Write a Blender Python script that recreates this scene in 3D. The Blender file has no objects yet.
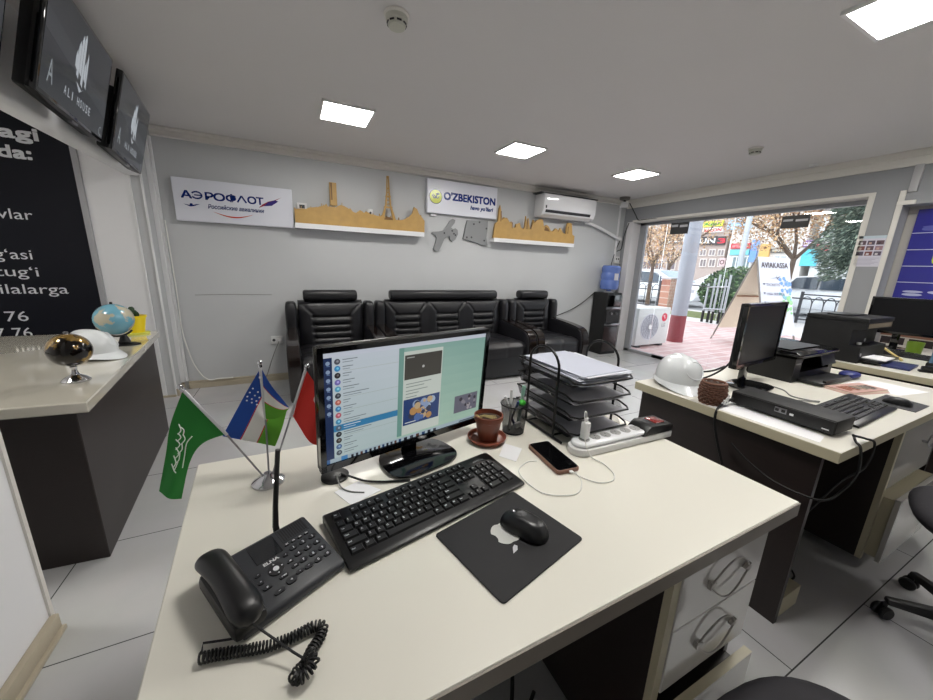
import bpy, bmesh, math, random
from mathutils import Vector, Matrix
random.seed(7)
SC = bpy.context.scene
COL = SC.collection
PI = math.pi

# ------------------------------------------------------------------ helpers
def lin(c):
    return tuple(((x/12.92) if x <= 0.04045 else ((x+0.055)/1.055)**2.4) for x in c)

MATS = {}
def mat(name, c, rough=0.5, metal=0.0, spec=0.5, emit=0.0, nz=0.0, nscale=20.0, bump=0.0, coat=0.0, alpha=1.0, stretch=None):
    """procedural principled material; c is an sRGB colour 0-255"""
    if name in MATS: return MATS[name]
    m = bpy.data.materials.new(name); m.use_nodes = True
    nt = m.node_tree; b = nt.nodes['Principled BSDF']
    col = (*lin([v/255 for v in c]), 1)
    b.inputs['Base Color'].default_value = col
    b.inputs['Roughness'].default_value = rough
    b.inputs['Metallic'].default_value = metal
    b.inputs['Specular IOR Level'].default_value = spec
    if coat: b.inputs['Coat Weight'].default_value = coat; b.inputs['Coat Roughness'].default_value = 0.08
    if alpha < 1: b.inputs['Alpha'].default_value = alpha
    if emit:
        b.inputs['Emission Color'].default_value = col
        b.inputs['Emission Strength'].default_value = emit
    if nz or bump:
        tc = nt.nodes.new('ShaderNodeTexCoord'); n = nt.nodes.new('ShaderNodeTexNoise')
        n.inputs['Scale'].default_value = nscale; n.inputs['Detail'].default_value = 4
        if stretch:
            mp = nt.nodes.new('ShaderNodeMapping'); mp.inputs['Scale'].default_value = stretch
            nt.links.new(tc.outputs['Object'], mp.inputs['Vector']); nt.links.new(mp.outputs['Vector'], n.inputs['Vector'])
        else:
            nt.links.new(tc.outputs['Object'], n.inputs['Vector'])
        if nz:
            mx = nt.nodes.new('ShaderNodeMix'); mx.data_type = 'RGBA'
            mx.inputs[6].default_value = (*[min(1, v*(1+nz)) for v in col[:3]], 1)
            mx.inputs[7].default_value = (*[v*(1-nz) for v in col[:3]], 1)
            nt.links.new(n.outputs['Fac'], mx.inputs[0]); nt.links.new(mx.outputs[2], b.inputs['Base Color'])
        if bump:
            bp = nt.nodes.new('ShaderNodeBump'); bp.inputs['Strength'].default_value = bump; bp.inputs['Distance'].default_value = 0.004
            nt.links.new(n.outputs['Fac'], bp.inputs['Height']); nt.links.new(bp.outputs['Normal'], b.inputs['Normal'])
    MATS[name] = m
    return m

def vmat(name, rough=0.5, emit=0.0, spec=0.4):
    """material whose colour comes from the mesh's own face colours"""
    if name in MATS: return MATS[name]
    m = bpy.data.materials.new(name); m.use_nodes = True
    nt = m.node_tree; b = nt.nodes['Principled BSDF']
    a = nt.nodes.new('ShaderNodeVertexColor'); a.layer_name = 'Col'
    b.inputs['Roughness'].default_value = rough; b.inputs['Specular IOR Level'].default_value = spec
    if emit:
        b.inputs['Base Color'].default_value = (0.01, 0.01, 0.01, 1)
        nt.links.new(a.outputs['Color'], b.inputs['Emission Color']); b.inputs['Emission Strength'].default_value = emit
    else:
        nt.links.new(a.outputs['Color'], b.inputs['Base Color'])
    MATS[name] = m
    return m

def W(o):
    m = o.matrix_basis.copy()
    return W(o.parent) @ m if o.parent else m

def Rz(a): return Matrix.Rotation(a, 4, 'Z')
def T(x, y, z): return Matrix.Translation((x, y, z))

class MB:
    def __init__(s):
        s.v = []; s.f = []; s.c = []; s.col = (1, 1, 1); s.M = None
    def color(s, c):
        s.col = lin([v/255 for v in c]); return s
    def add(s, vs, fs):
        o = len(s.v)
        for p in vs:
            p = Vector(p); s.v.append(s.M @ p if s.M else p)
        for f in fs:
            s.f.append([o+i for i in f]); s.c.append(s.col)
        return s
    def box(s, x0, y0, z0, x1, y1, z1):
        return s.add([(x0,y0,z0),(x1,y0,z0),(x1,y1,z0),(x0,y1,z0),(x0,y0,z1),(x1,y0,z1),(x1,y1,z1),(x0,y1,z1)],
                     [(3,2,1,0),(4,5,6,7),(0,1,5,4),(1,2,6,5),(2,3,7,6),(3,0,4,7)])
    def cbox(s, c, sz, rz=0):
        M = T(*c) @ Rz(rz); hx, hy, hz = sz[0]/2, sz[1]/2, sz[2]/2
        o = len(s.v); s.box(-hx,-hy,-hz,hx,hy,hz)
        for i in range(o, len(s.v)):
            p = s.v[i] if not s.M else s.M.inverted() @ s.v[i]
            p = M @ p; s.v[i] = s.M @ p if s.M else p
        return s
    def quad(s, a, b, c, d): return s.add([a,b,c,d], [(0,1,2,3)])
    def prism(s, poly, lo, hi, axis='z'):
        n = len(poly)
        ar = sum(poly[i][0]*poly[(i+1)%n][1]-poly[(i+1)%n][0]*poly[i][1] for i in range(n))
        if ar < 0: poly = poly[::-1]
        def P(p, h):
            return {'z': (p[0],p[1],h), 'y': (p[0],h,p[1]), 'x': (h,p[0],p[1])}[axis]
        vs = [P(p, lo) for p in poly]+[P(p, hi) for p in poly]
        fs = [tuple(reversed(range(n))), tuple(range(n, 2*n))]+[(i,(i+1)%n,n+(i+1)%n,n+i) for i in range(n)]
        if axis == 'y': fs = [tuple(reversed(f)) for f in fs]
        return s.add(vs, fs)
    def tube(s, pts, r, n=8, closed=False, r1=None):
        pts = [Vector(p) for p in pts]; N = len(pts)
        tg = []
        for i in range(N):
            if closed: t = pts[(i+1)%N]-pts[i-1]
            else: t = pts[min(i+1,N-1)]-pts[max(i-1,0)]
            tg.append(t.normalized() if t.length > 1e-9 else Vector((0,0,1)))
        a = Vector((0,0,1)) if abs(tg[0].z) < .9 else Vector((1,0,0))
        u = tg[0].cross(a).normalized(); vs = []
        for i in range(N):
            u = (u-tg[i]*u.dot(tg[i])).normalized(); w = tg[i].cross(u)
            rr = r if r1 is None else r+(r1-r)*i/max(1,N-1)
            for k in range(n):
                an = 2*PI*k/n; vs.append(pts[i]+(u*math.cos(an)+w*math.sin(an))*rr)
        fs = []
        for i in range(N if closed else N-1):
            j = (i+1)%N
            for k in range(n):
                fs.append((i*n+k, i*n+(k+1)%n, j*n+(k+1)%n, j*n+k))
        if not closed:
            fs.append(tuple(reversed(range(n)))); fs.append(tuple(range((N-1)*n, N*n)))
        return s.add(vs, fs)
    def rod(s, a, b, r, n=12, r1=None): return s.tube([a, b], r, n, False, r1)
    def lathe(s, prof, c=(0,0,0), n=28, sx=1, sy=1, axis='z'):
        vs = []; fs = []
        for (r, z) in prof:
            for k in range(n):
                an = 2*PI*k/n; x, y = r*sx*math.cos(an), r*sy*math.sin(an)
                if axis == 'z': q = (x, y, z)
                elif axis == 'y': q = (x, z, -y)
                else: q = (z, x, y)
                vs.append((c[0]+q[0], c[1]+q[1], c[2]+q[2]))
        m = len(prof)
        for i in range(m-1):
            for k in range(n):
                fs.append((i*n+k, i*n+(k+1)%n, (i+1)*n+(k+1)%n, (i+1)*n+k))
        if prof[0][0] > 1e-6: fs.append(tuple(reversed(range(n))))
        if prof[-1][0] > 1e-6: fs.append(tuple(range((m-1)*n, m*n)))
        return s.add(vs, fs)
    def ball(s, c, r, n=20, m=12, sc=(1,1,1), e1=1.0, e2=1.0):
        def sg(v, e): return math.copysign(abs(v)**e, v)
        vs = []; fs = []
        for i in range(m+1):
            ph = -PI/2+PI*i/m
            for k in range(n):
                th = 2*PI*k/n
                vs.append((c[0]+r*sc[0]*sg(math.cos(ph),e1)*sg(math.cos(th),e2), c[1]+r*sc[1]*sg(math.cos(ph),e1)*sg(math.sin(th),e2), c[2]+r*sc[2]*sg(math.sin(ph),e1)))
        for i in range(m):
            for k in range(n):
                fs.append((i*n+k, i*n+(k+1)%n, (i+1)*n+(k+1)%n, (i+1)*n+k))
        return s.add(vs, fs)
    def grid(s, fn, nu, nv, colfn=None):
        o = len(s.v)
        vs = [fn(i/nu, j/nv) for j in range(nv+1) for i in range(nu+1)]
        keep = s.col
        for p in vs:
            p = Vector(p); s.v.append(s.M @ p if s.M else p)
        for j in range(nv):
            for i in range(nu):
                a = j*(nu+1)+i
                if colfn: s.color(colfn((i+.5)/nu, (j+.5)/nv))
                s.f.append([o+a, o+a+1, o+a+nu+2, o+a+nu+1]); s.c.append(s.col)
        s.col = keep
        return s
    def build(s, name, m, parent=None, world=False, bevel=0, seg=2, smooth=35, loc=None, kind=None):
        me = bpy.data.meshes.new(name)
        vs = s.v
        if world and parent is not None:
            iv = W(parent).inverted(); vs = [iv @ p for p in vs]
        me.from_pydata([tuple(p) for p in vs], [], s.f)
        ca = me.color_attributes.new('Col', 'FLOAT_COLOR', 'CORNER')
        k = 0
        buf = []
        for f, c in zip(s.f, s.c):
            for _ in f: buf += [c[0], c[1], c[2], 1.0]
        ca.data.foreach_set('color', buf)
        bm = bmesh.new(); bm.from_mesh(me)
        bmesh.ops.remove_doubles(bm, verts=bm.verts, dist=1e-6)
        bmesh.ops.recalc_face_normals(bm, faces=bm.faces)
        if bevel:
            es = [e for e in bm.edges if len(e.link_faces) == 2 and e.calc_face_angle(0) > 0.5]
            bmesh.ops.bevel(bm, geom=es, offset=bevel, segments=seg, profile=0.5, affect='EDGES', clamp_overlap=True)
        bm.to_mesh(me); bm.free()
        if smooth:
            me.polygons.foreach_set('use_smooth', [True]*len(me.polygons))
            me.set_sharp_from_angle(angle=math.radians(smooth))
        me.materials.append(m)
        o = bpy.data.objects.new(name, me); COL.objects.link(o)
        if parent is not None: o.parent = parent
        if loc: o.location = loc
        if kind: o['kind'] = kind
        return o

def empty(name, loc=(0,0,0), rz=0):
    o = bpy.data.objects.new(name, None); COL.objects.link(o)
    o.location = loc; o.rotation_euler = (0,0,rz); o.empty_display_size = 0.05
    return o
def tag(o, label=None, cat=None, group=None, kind=None):
    if label: o['label'] = label
    if cat: o['category'] = cat
    if group: o['group'] = group
    if kind: o['kind'] = kind
    return o
def thing(name, label, cat, loc=(0,0,0), rz=0, group=None):
    return tag(empty(name, loc, rz), label, cat, group)
def struct(mb, name, m, **k):
    o = mb.build(name, m, **k); o['kind'] = 'structure'; return o
def dup(root, loc, rz=0, label=None, group=None):
    r = root.copy(); COL.objects.link(r); r.location = loc; r.rotation_euler = (0,0,rz)
    if label: r['label'] = label
    if group: r['group'] = group
    for ch in list(root.children):
        c = ch.copy(); COL.objects.link(c); c.parent = r
        for g in list(ch.children):
            d = g.copy(); COL.objects.link(d); d.parent = c
    return r

def text_polys(body, size=1.0, bold=0.0, shear=0.0, wscale=1.0, align='LEFT'):
    """flat lettering as (verts2d, faces)"""
    cu = bpy.data.curves.new('t', 'FONT'); cu.body = body; cu.size = size; cu.offset = bold; cu.shear = shear
    cu.align_x = align; cu.resolution_u = 3
    o = bpy.data.objects.new('t', cu); COL.objects.link(o)
    dg = bpy.context.evaluated_depsgraph_get(); me = bpy.data.meshes.new_from_object(o.evaluated_get(dg))
    vs = [(v.co.x*wscale, v.co.y) for v in me.vertices]; fs = [tuple(p.vertices) for p in me.polygons]
    bpy.data.objects.remove(o); bpy.data.curves.remove(cu); bpy.data.meshes.remove(me)
    return vs, fs

class Panel:
    """flat artwork on a plane: origin o, right r, up u, coloured polygons stacked in thin layers"""
    def __init__(s, o, r, u, step=0.0004):
        s.o = Vector(o); s.r = Vector(r).normalized(); s.u = Vector(u).normalized(); s.n = s.r.cross(s.u); s.mb = MB(); s.step = step
    def P(s, x, y, L): return s.o+s.r*x+s.u*y+s.n*(s.step*L)
    def poly(s, pts, c, L=1):
        s.mb.color(c); s.mb.add([s.P(x, y, L) for x, y in pts], [tuple(range(len(pts)))]); return s
    def rect(s, x0, y0, x1, y1, c, L=1): return s.poly([(x0,y0),(x1,y0),(x1,y1),(x0,y1)], c, L)
    def disc(s, x, y, r, c, L=1, n=20, ry=None):
        return s.poly([(x+r*math.cos(2*PI*k/n), y+(ry or r)*math.sin(2*PI*k/n)) for k in range(n)], c, L)
    def line(s, pts, w, c, L=1):
        for a, b in zip(pts[:-1], pts[1:]):
            d = Vector((b[0]-a[0], b[1]-a[1])); 
            if d.length < 1e-9: continue
            n = Vector((-d.y, d.x)).normalized()*w/2
            s.poly([(a[0]-n.x,a[1]-n.y),(b[0]-n.x,b[1]-n.y),(b[0]+n.x,b[1]+n.y),(a[0]+n.x,a[1]+n.y)], c, L)
        return s
    def text(s, body, x, y, size, c, L=2, bold=0.0, shear=0.0, wscale=1.0, align='LEFT', width=None):
        vs, fs = text_polys(body, size, 0.0, shear, wscale, align)
        if width and vs:
            x0 = min(v[0] for v in vs); x1 = max(v[0] for v in vs); k = width/(x1-x0)
            vs = [(v[0]*k, v[1]) for v in vs]
        s.mb.color(c)
        offs = [(0,0)] if not bold else [(-bold,-bold),(bold,-bold),(-bold,bold),(bold,bold),(0,0)]
        for k, (ox, oy) in enumerate(offs): s.mb.add([s.P(x+a+ox, y+b+oy, L+.05*k) for a, b in vs], fs)
        return s
    def build(s, name, m, parent=None, world=True):
        mb = s.mb
        me_o = len(mb.v)
        o = mb.build(name, m, parent, world=world, smooth=0)
        return o

def smooth_path(pts, n=6, closed=False):
    """Catmull-Rom through the points"""
    P = [Vector(p) for p in pts]; out = []; N = len(P)
    for i in range(N if closed else N-1):
        if closed: a, b, c, d = P[i-1], P[i], P[(i+1)%N], P[(i+2)%N]
        else: a, b, c, d = P[max(i-1,0)], P[i], P[i+1], P[min(i+2,N-1)]
        for k in range(n):
            t = k/n
            out.append(0.5*((2*b)+(c-a)*t+(2*a-5*b+4*c-d)*t*t+(3*b-a-3*c+d)*t**3))
    if not closed: out.append(P[-1])
    return out

# ------------------------------------------------------------------ camera
F = 352.0; YAW, PIT, ROL, CH = 0.45994, 0.23396, 0.03487, 1.29
_cy, _sy, _cp, _sp, _cr, _sr = math.cos(YAW), math.sin(YAW), math.cos(PIT), math.sin(PIT), math.cos(ROL), math.sin(ROL)
fw = Vector((_sy*_cp, _cy*_cp, -_sp)); rt = Vector((_cy, -_sy, 0)); up = rt.cross(fw)
r2 = rt*_cr+up*_sr; u2 = -rt*_sr+up*_cr
cam_d = bpy.data.cameras.new('camera'); cam = bpy.data.objects.new('camera', cam_d); COL.objects.link(cam)
M3 = Matrix((r2, u2, -fw)).transposed()
cam.matrix_world = Matrix.Translation((0,0,CH)) @ M3.to_4x4()
cam_d.sensor_width = 36; cam_d.lens = F/933*36; cam_d.clip_start = 0.02; cam_d.clip_end = 200
SC.camera = cam
def at(px, py, ax, v):
    """the point of the plane x|y|z = v that was measured at a photograph pixel"""
    d = fw*F+r2*(px-466.5)-u2*(py-350); i = 'xyz'.index(ax); o = Vector((0,0,CH)); t = (v-o[i])/d[i]
    return o+d*t
# ------------------------------------------------------------------ materials
M_wall = mat('wall_paint_grey', (192,194,196), .75, nz=.03, nscale=3)
M_wallw = mat('wall_paint_white', (234,234,236), .7, nz=.02, nscale=3)
M_ceil = mat('ceiling_paint', (216,213,212), .85, nz=.02, nscale=2)
M_trim = mat('trim_white', (222,219,212), .6)
M_base = mat('baseboard_beige', (176,166,146), .55, nz=.1, nscale=9)
M_white = mat('white_plastic', (224,224,224), .35)
M_whiteg = mat('white_gloss', (232,233,236), .12, coat=.4)
M_black = mat('black_plastic', (11,11,13), .38)
M_blackm = mat('black_matte', (12,12,14), .6, nz=.1, nscale=60)
M_blackg = mat('black_gloss', (8,8,10), .08, coat=.5)
M_dgrey = mat('dark_grey_plastic', (42,44,49), .45)
M_key = mat('key_black', (24,24,26), .42)
M_chrome = mat('chrome', (205,205,208), .12, metal=1)
M_steel = mat('steel', (150,150,154), .3, metal=1)
M_desk = mat('desk_laminate_cream', (224,221,210), .28, nz=.015, nscale=5)
M_edge = mat('desk_edge_cream', (196,188,160), .4)
M_wenge = mat('wenge_laminate', (38,30,28), .4, nz=.25, nscale=9, stretch=(1,1,14))
M_counter = mat('counter_top_cream', (206,201,187), .06, nz=.02, nscale=6, coat=1.0)
M_drawer = mat('drawer_gloss', (206,203,198), .08, coat=.5)
M_leather = mat('black_leather', (24,24,28), .36, bump=.25, nscale=180)
M_armwood = mat('dark_lacquered_wood', (22,14,12), .16, nz=.3, nscale=12, coat=.5)
M_wood = mat('plywood', (182,146,84), .55, nz=.18, nscale=14)
M_greycut = mat('grey_cutout', (134,136,138), .6)
M_paper = mat('paper', (238,238,240), .8)
M_paperg = mat('paper_grey', (196,196,204), .8)
M_mesh = mat('black_wire', (14,14,15), .4, metal=.4)
M_terra = mat('terracotta_plastic', (122,62,44), .32, nz=.06)
M_soil = mat('soil', (62,46,34), .95, nz=.4, nscale=90, bump=.6)
M_straw = mat('dry_straw', (178,160,110), .8)
M_cable_b = mat('cable_black', (14,14,15), .5)
M_cable_w = mat('cable_white', (226,226,222), .5)
M_cable_g = mat('cable_grey', (128,128,126), .5)
M_painted = vmat('painted_artwork', .5)
M_printed = vmat('printed_gloss', .2)
M_screen = vmat('screen_picture', .25, emit=.62)
M_tv = vmat('tv_picture', .12, emit=.9)
M_cloth = vmat('flag_cloth', .75)
M_hat = mat('helmet_white', (222,226,228), .22, coat=.3)
M_blue = mat('bottle_blue', (104,132,206), .15, alpha=.72)
M_bluep = mat('blue_box_plastic', (120,160,190), .2, alpha=.55)
M_leafd = mat('dark_leaf', (38,62,34), .6, nz=.3, nscale=30)
M_phonecase = mat('brown_phone_case', (132,92,76), .45)

def glass_mat():
    m = bpy.data.materials.new('window_glass'); m.use_nodes = True; nt = m.node_tree
    nt.nodes.remove(nt.nodes['Principled BSDF']); out = nt.nodes['Material Output']
    tr = nt.nodes.new('ShaderNodeBsdfTransparent'); tr.inputs[0].default_value = (.96,.97,.97,1)
    gl = nt.nodes.new('ShaderNodeBsdfGlossy'); gl.inputs['Roughness'].default_value = .01
    fr = nt.nodes.new('ShaderNodeFresnel'); fr.inputs[0].default_value = 1.45
    mx = nt.nodes.new('ShaderNodeMixShader')
    nt.links.new(fr.outputs[0], mx.inputs[0]); nt.links.new(tr.outputs[0], mx.inputs[1]); nt.links.new(gl.outputs[0], mx.inputs[2])
    nt.links.new(mx.outputs[0], out.inputs[0]); return m
M_glass = glass_mat()

def floor_mat():
    m = bpy.data.materials.new('floor_tiles'); m.use_nodes = True; nt = m.node_tree; N = nt.nodes; Lk = nt.links
    b = N['Principled BSDF']; b.inputs['Roughness'].default_value = .22
    tc = N.new('ShaderNodeTexCoord'); sp = N.new('ShaderNodeSeparateXYZ'); Lk.new(tc.outputs['Object'], sp.inputs[0])
    lt = N.new('ShaderNodeMath'); lt.operation = 'LESS_THAN'; lt.inputs[1].default_value = .5; Lk.new(sp.outputs['X'], lt.inputs[0])
    mu = N.new('ShaderNodeMath'); mu.operation = 'MULTIPLY_ADD'; mu.inputs[1].default_value = .145; Lk.new(lt.outputs[0], mu.inputs[0]); Lk.new(sp.outputs['Y'], mu.inputs[2])
    ax = N.new('ShaderNodeMath'); ax.operation = 'ADD'; ax.inputs[1].default_value = 10.86; Lk.new(sp.outputs['X'], ax.inputs[0])
    ay = N.new('ShaderNodeMath'); ay.operation = 'ADD'; ay.inputs[1].default_value = 5.535-.585*.0; Lk.new(mu.outputs[0], ay.inputs[0])
    cb = N.new('ShaderNodeCombineXYZ'); Lk.new(ax.outputs[0], cb.inputs[0]); Lk.new(ay.outputs[0], cb.inputs[1])
    br = N.new('ShaderNodeTexBrick'); br.offset = .5; br.offset_frequency = 2; br.squash = 1
    br.inputs['Scale'].default_value = 1; br.inputs['Brick Width'].default_value = 1.17; br.inputs['Row Height'].default_value = .585
    br.inputs['Mortar Size'].default_value = .0022; br.inputs['Mortar Smooth'].default_value = .1
    br.inputs['Color1'].default_value = (*lin((.80,.80,.81)),1); br.inputs['Color2'].default_value = (*lin((.78,.78,.795)),1); br.inputs['Mortar'].default_value = (*lin((.3,.3,.3)),1)
    Lk.new(cb.outputs[0], br.inputs['Vector'])
    nz = N.new('ShaderNodeTexNoise'); nz.inputs['Scale'].default_value = 2.2; nz.inputs['Detail'].default_value = 6; Lk.new(tc.outputs['Object'], nz.inputs['Vector'])
    mx = N.new('ShaderNodeMix'); mx.data_type = 'RGBA'; mx.blend_type = 'MULTIPLY'; mx.inputs[0].default_value = .35
    Lk.new(br.outputs['Color'], mx.inputs[6]); Lk.new(nz.outputs['Color'], mx.inputs[7])
    hs = N.new('ShaderNodeHueSaturation'); hs.inputs['Saturation'].default_value = .25; Lk.new(mx.outputs[2], hs.inputs['Color'])
    Lk.new(hs.outputs[0], b.inputs['Base Color']); return m
def paver_mat():
    m = bpy.data.materials.new('red_pavers'); m.use_nodes = True; nt = m.node_tree; N = nt.nodes; Lk = nt.links
    b = N['Principled BSDF']; b.inputs['Roughness'].default_value = .6
    tc = N.new('ShaderNodeTexCoord'); br = N.new('ShaderNodeTexBrick'); br.inputs['Scale'].default_value = 1
    br.inputs['Brick Width'].default_value = .4; br.inputs['Row Height'].default_value = .2; br.inputs['Mortar Size'].default_value = .012
    br.inputs['Color1'].default_value = (*lin((.70,.56,.55)),1); br.inputs['Color2'].default_value = (*lin((.76,.64,.63)),1); br.inputs['Mortar'].default_value = (*lin((.80,.76,.75)),1)
    Lk.new(tc.outputs['Object'], br.inputs['Vector']); Lk.new(br.outputs['Color'], b.inputs['Base Color']); return m

# ------------------------------------------------------------------ the room
CZ = 2.36; BY = 4.22; RX = 4.80; GX = 5.00
LWX = -2.4; FY = -2.6
struct(MB().box(LWX-.2, FY-.2, -.12, GX+.06, BY+.2, 0), 'floor', floor_mat(), smooth=0)
struct(MB().box(LWX-.2, FY-.2, CZ, RX+.4, BY+.2, CZ+.12), 'ceiling', M_ceil, smooth=0)
mb = MB().box(LWX-.2, BY, 0, RX, BY+.2, CZ)
struct(mb, 'wall_back', M_wall, smooth=0)
# window wall: jamb strip, header, pier, second opening with the banner
OY0, OY1, OZ = 1.50, 4.06, 2.04       # big glazed opening
BY0, BY1 = -1.6, 1.285                  # banner opening
mb = MB()
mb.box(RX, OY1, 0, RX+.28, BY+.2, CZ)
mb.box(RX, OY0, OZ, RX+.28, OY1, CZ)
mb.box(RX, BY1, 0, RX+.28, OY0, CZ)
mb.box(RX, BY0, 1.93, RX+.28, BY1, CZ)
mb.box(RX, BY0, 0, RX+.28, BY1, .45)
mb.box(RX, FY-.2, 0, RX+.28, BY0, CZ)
struct(mb, 'wall_right', mat('wall_paint_backlit_shade', (150,152,155), .75, nz=.03, nscale=3), smooth=0)  # backlit shade of the window wall put into a darker grey
struct(MB().box(LWX-.2, FY-.2, 0, RX+.28, FY, CZ), 'wall_front', M_wall, smooth=0)
struct(MB().box(LWX-.2, FY, 0, LWX, BY, CZ), 'wall_left', M_wallw, smooth=0)
# the wall between office and back room: near panel, beam over the counter hatch, end pier carrying the board
mb = MB().box(-1.02, FY, 0, -.835, 1.49, CZ)
struct(mb, 'wall_partition', M_wallw, smooth=0)
mb = MB()                                                  # the beam's lower edge is rounded
prof = [(-1.05, CZ), (-1.05, 1.955)]+[(-1.09+.04*math.cos(q), 1.955-.04*math.sin(q)) for q in [PI/2*k/6 for k in range(1,7)]]+[(-1.15,1.915),(-1.15,CZ)]
np_ = len(prof)
mb.add([(x, 1.49, z) for x, z in prof]+[(x, 4.0, z) for x, z in prof], [tuple(range(np_)), tuple(reversed(range(np_, 2*np_)))]+[(i, (i+1)%np_, np_+(i+1)%np_, np_+i) for i in range(np_)])
struct(mb, 'wall_hatch', M_wallw, smooth=40)
struct(MB().box(LWX, 4.0, 0, -1.13, BY, CZ), 'wall_pier', M_wallw, smooth=0)
struct(MB().box(-1.13, 4.012, 0, -1.055, BY, CZ), 'wall_reveal', M_wall, smooth=0)
# mouldings
mb = MB()
mb.box(-1.0, BY-.035, CZ-.075, RX, BY, CZ); mb.box(-1.0, BY-.06, CZ-.028, RX, BY-.035, CZ); mb.box(-1.0, BY-.045, CZ-.075, RX, BY-.035, CZ-.062)
struct(mb, 'trim_1', M_trim, bevel=.004, seg=1)
mb = MB()
mb.box(RX-.03, FY, CZ-.12, RX, BY-.03, CZ); mb.box(RX-.055, FY, CZ-.055, RX-.03, BY-.06, CZ)
struct(mb, 'trim_2', M_trim, bevel=.004, seg=1)
mb = MB()
mb.box(-1.0, BY-.02, 0, RX, BY, .075); mb.box(-1.0, BY-.028, 0, RX, BY-.02, .05)
struct(mb, 'baseboard_back', M_base, bevel=.004, seg=1)
mb = MB().box(-.835, FY, 0, -.812, 1.485, .07); mb.box(-.835, FY, 0, -.80, 1.485, .018)
struct(mb, 'baseboard_left', M_base, bevel=.005, seg=2)
struct(MB().box(-.84, 1.478, .0, -.828, 1.494, CZ), 'trim_3', M_trim, smooth=0)
# cover strips of the reveal beside the back wall
mb = MB(); mb.box(-1.055, BY-.05, .08, -1.02, BY-.002, CZ-.08); mb.box(-1.02, BY-.02, .08, -1.0, BY-.002, CZ-.08)
struct(mb, 'trim_4', M_wallw, bevel=.003, seg=1)
mb = MB().box(-1.062, 4.0, 0, -1.052, 4.03, CZ); mb.box(-1.135, 3.99, 0, -1.125, 4.01, CZ)
struct(mb, 'trim_5', M_wallw, smooth=0)
mb = MB().box(-1.5, 3.985, 0, -1.055, 4.0, .02); mb.box(-1.055, 4.0, 0, -1.035, BY, .07)
struct(mb, 'baseboard_pier', M_base, bevel=.003, seg=1)

# big window
mb = MB()
fx0, fx1 = GX-.03, GX+.03
mb.box(fx0, OY1-.11, 0, fx1, OY1, OZ)            # left post
mb.box(fx0, OY0, 0, fx1, OY0+.035, OZ)
mb.box(fx0, OY0, OZ-.05, fx1, OY1, OZ)
mb.box(fx0, 3.30, 0, fx1, OY1, .045)
struct(mb, 'window_1', mat('window_frame_grey', (150,152,156), .4), bevel=.004, seg=1)
mb = MB().box(RX-.004, OY1-.012, 0, GX-.03, OY1+.0, OZ); mb.box(RX-.006, OY1-.004, 0, RX+.0, OY1+.09, OZ+.0)
struct(mb, 'trim_6', mat('reveal_white', (226,224,226), .5), smooth=0)
mb = MB().box(RX-.006, OY0-.03, .0, RX+.01, OY0+.012, OZ-.006); mb.box(RX-.006, OY0-.03, OZ-.005, RX+.02, OY1, OZ+.022); mb.box(RX, OY0+.0, OZ-.008, GX-.03, OY1, OZ+.001)
struct(mb, 'trim_7', M_trim, smooth=0)
gp = []
for k, (y0, y1) in enumerate([(3.62, OY1-.11), (2.72, 3.61), (OY0+.035, 2.71)]):
    o = MB().box(GX-.004, y0, .045 if k == 0 else .012, GX+.004, y1, OZ-.05).build('window_%d' % (k+3), M_glass, smooth=0); o['kind'] = 'structure'
# patch fittings of the glass door
for (y, z) in [(3.26, .03)]:
    o = tag(empty('door_patch_fitting', (GX, y, z)), 'small dark metal glass door fitting on the threshold beside the window frame', 'door fitting')
    MB().box(-.03, -.04, -.03, .03, .26, .02).build('clamp', M_steel, o, bevel=.004)
    MB().rod((-.0,.02,-.005),(-.04,.02,-.005),.016).build('bolt', M_black, o)
# conduits and second window with the roller banner
mb = MB().box(RX-.03, 1.225, 2.03, RX, 1.275, 2.25)
struct(mb, 'trim_8', mat('conduit_grey', (178,178,180), .5), bevel=.004)
mb = MB(); mb.box(RX-.014, 1.285, 0, RX, 1.322, 2.05); mb.box(RX-.02, BY1-.07, 1.93, RX, 1.322, 1.965)
struct(mb, 'trim_9', M_trim, bevel=.003, seg=1)
mb = MB(); mb.box(GX-.03, BY1-.06, .5, GX+.03, BY1, 1.88); mb.box(GX-.03, BY0, 1.88, GX+.03, BY1, 1.93); mb.box(GX-.03, BY0, .45, GX+.03, BY1, .5)
struct(mb, 'window_2', mat('window_frame_beige', (176,172,164), .45), bevel=.003, seg=1)
# ------------------------------------------------------------------ ceiling
lp = thing('ceiling_light', 'x', 'light', (.45,3.05,CZ), 0, 'square ceiling lights')
mb = MB()
for (x0,y0,x1,y1) in [(-.18,-.18,.18,-.165),(-.18,.165,.18,.18),(-.18,-.165,-.165,.165),(.165,-.165,.18,.165)]: mb.box(x0,y0,-.016,x1,y1,-.001)
mb.build('frame', M_white, lp, smooth=0)
MB().box(-.165,-.165,-.012,.165,.165,-.004).build('diffuser', mat('light_diffuser', (255,252,246), .5, emit=50), lp, smooth=0)
lp['label'] = 'square flush ceiling light farthest left, above the left armchair'
dup(lp, (2.0,3.05,CZ), 0, 'square flush ceiling light in the far row, in front of the oval-logo airline sign')
dup(lp, (3.55,3.05,CZ), 0, 'square flush ceiling light nearest the glass front, beside the air conditioner')
dup(lp, (2.29,.72,CZ), 0, 'large bright square ceiling light at the upper right of the photo')
dup(lp, (3.75,.72,CZ), 0, 'square ceiling light over the far right desk, just outside the photo edge')
dup(lp, (.73,.72,CZ), 0, 'unseen added square ceiling light directly above the foreground desk')  # unseen panel added to brighten the foreground desk
dup(lp, (-1.75,1.9,CZ), 0, 'unseen square ceiling light added in the back room behind the counter hatch')  # added out of view to lift the pier and the board
dup(lp, (3.4,-1.5,CZ), 0, 'unseen square ceiling light added behind the camera on the window side')  # added out of view to light the floor on the right

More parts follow.
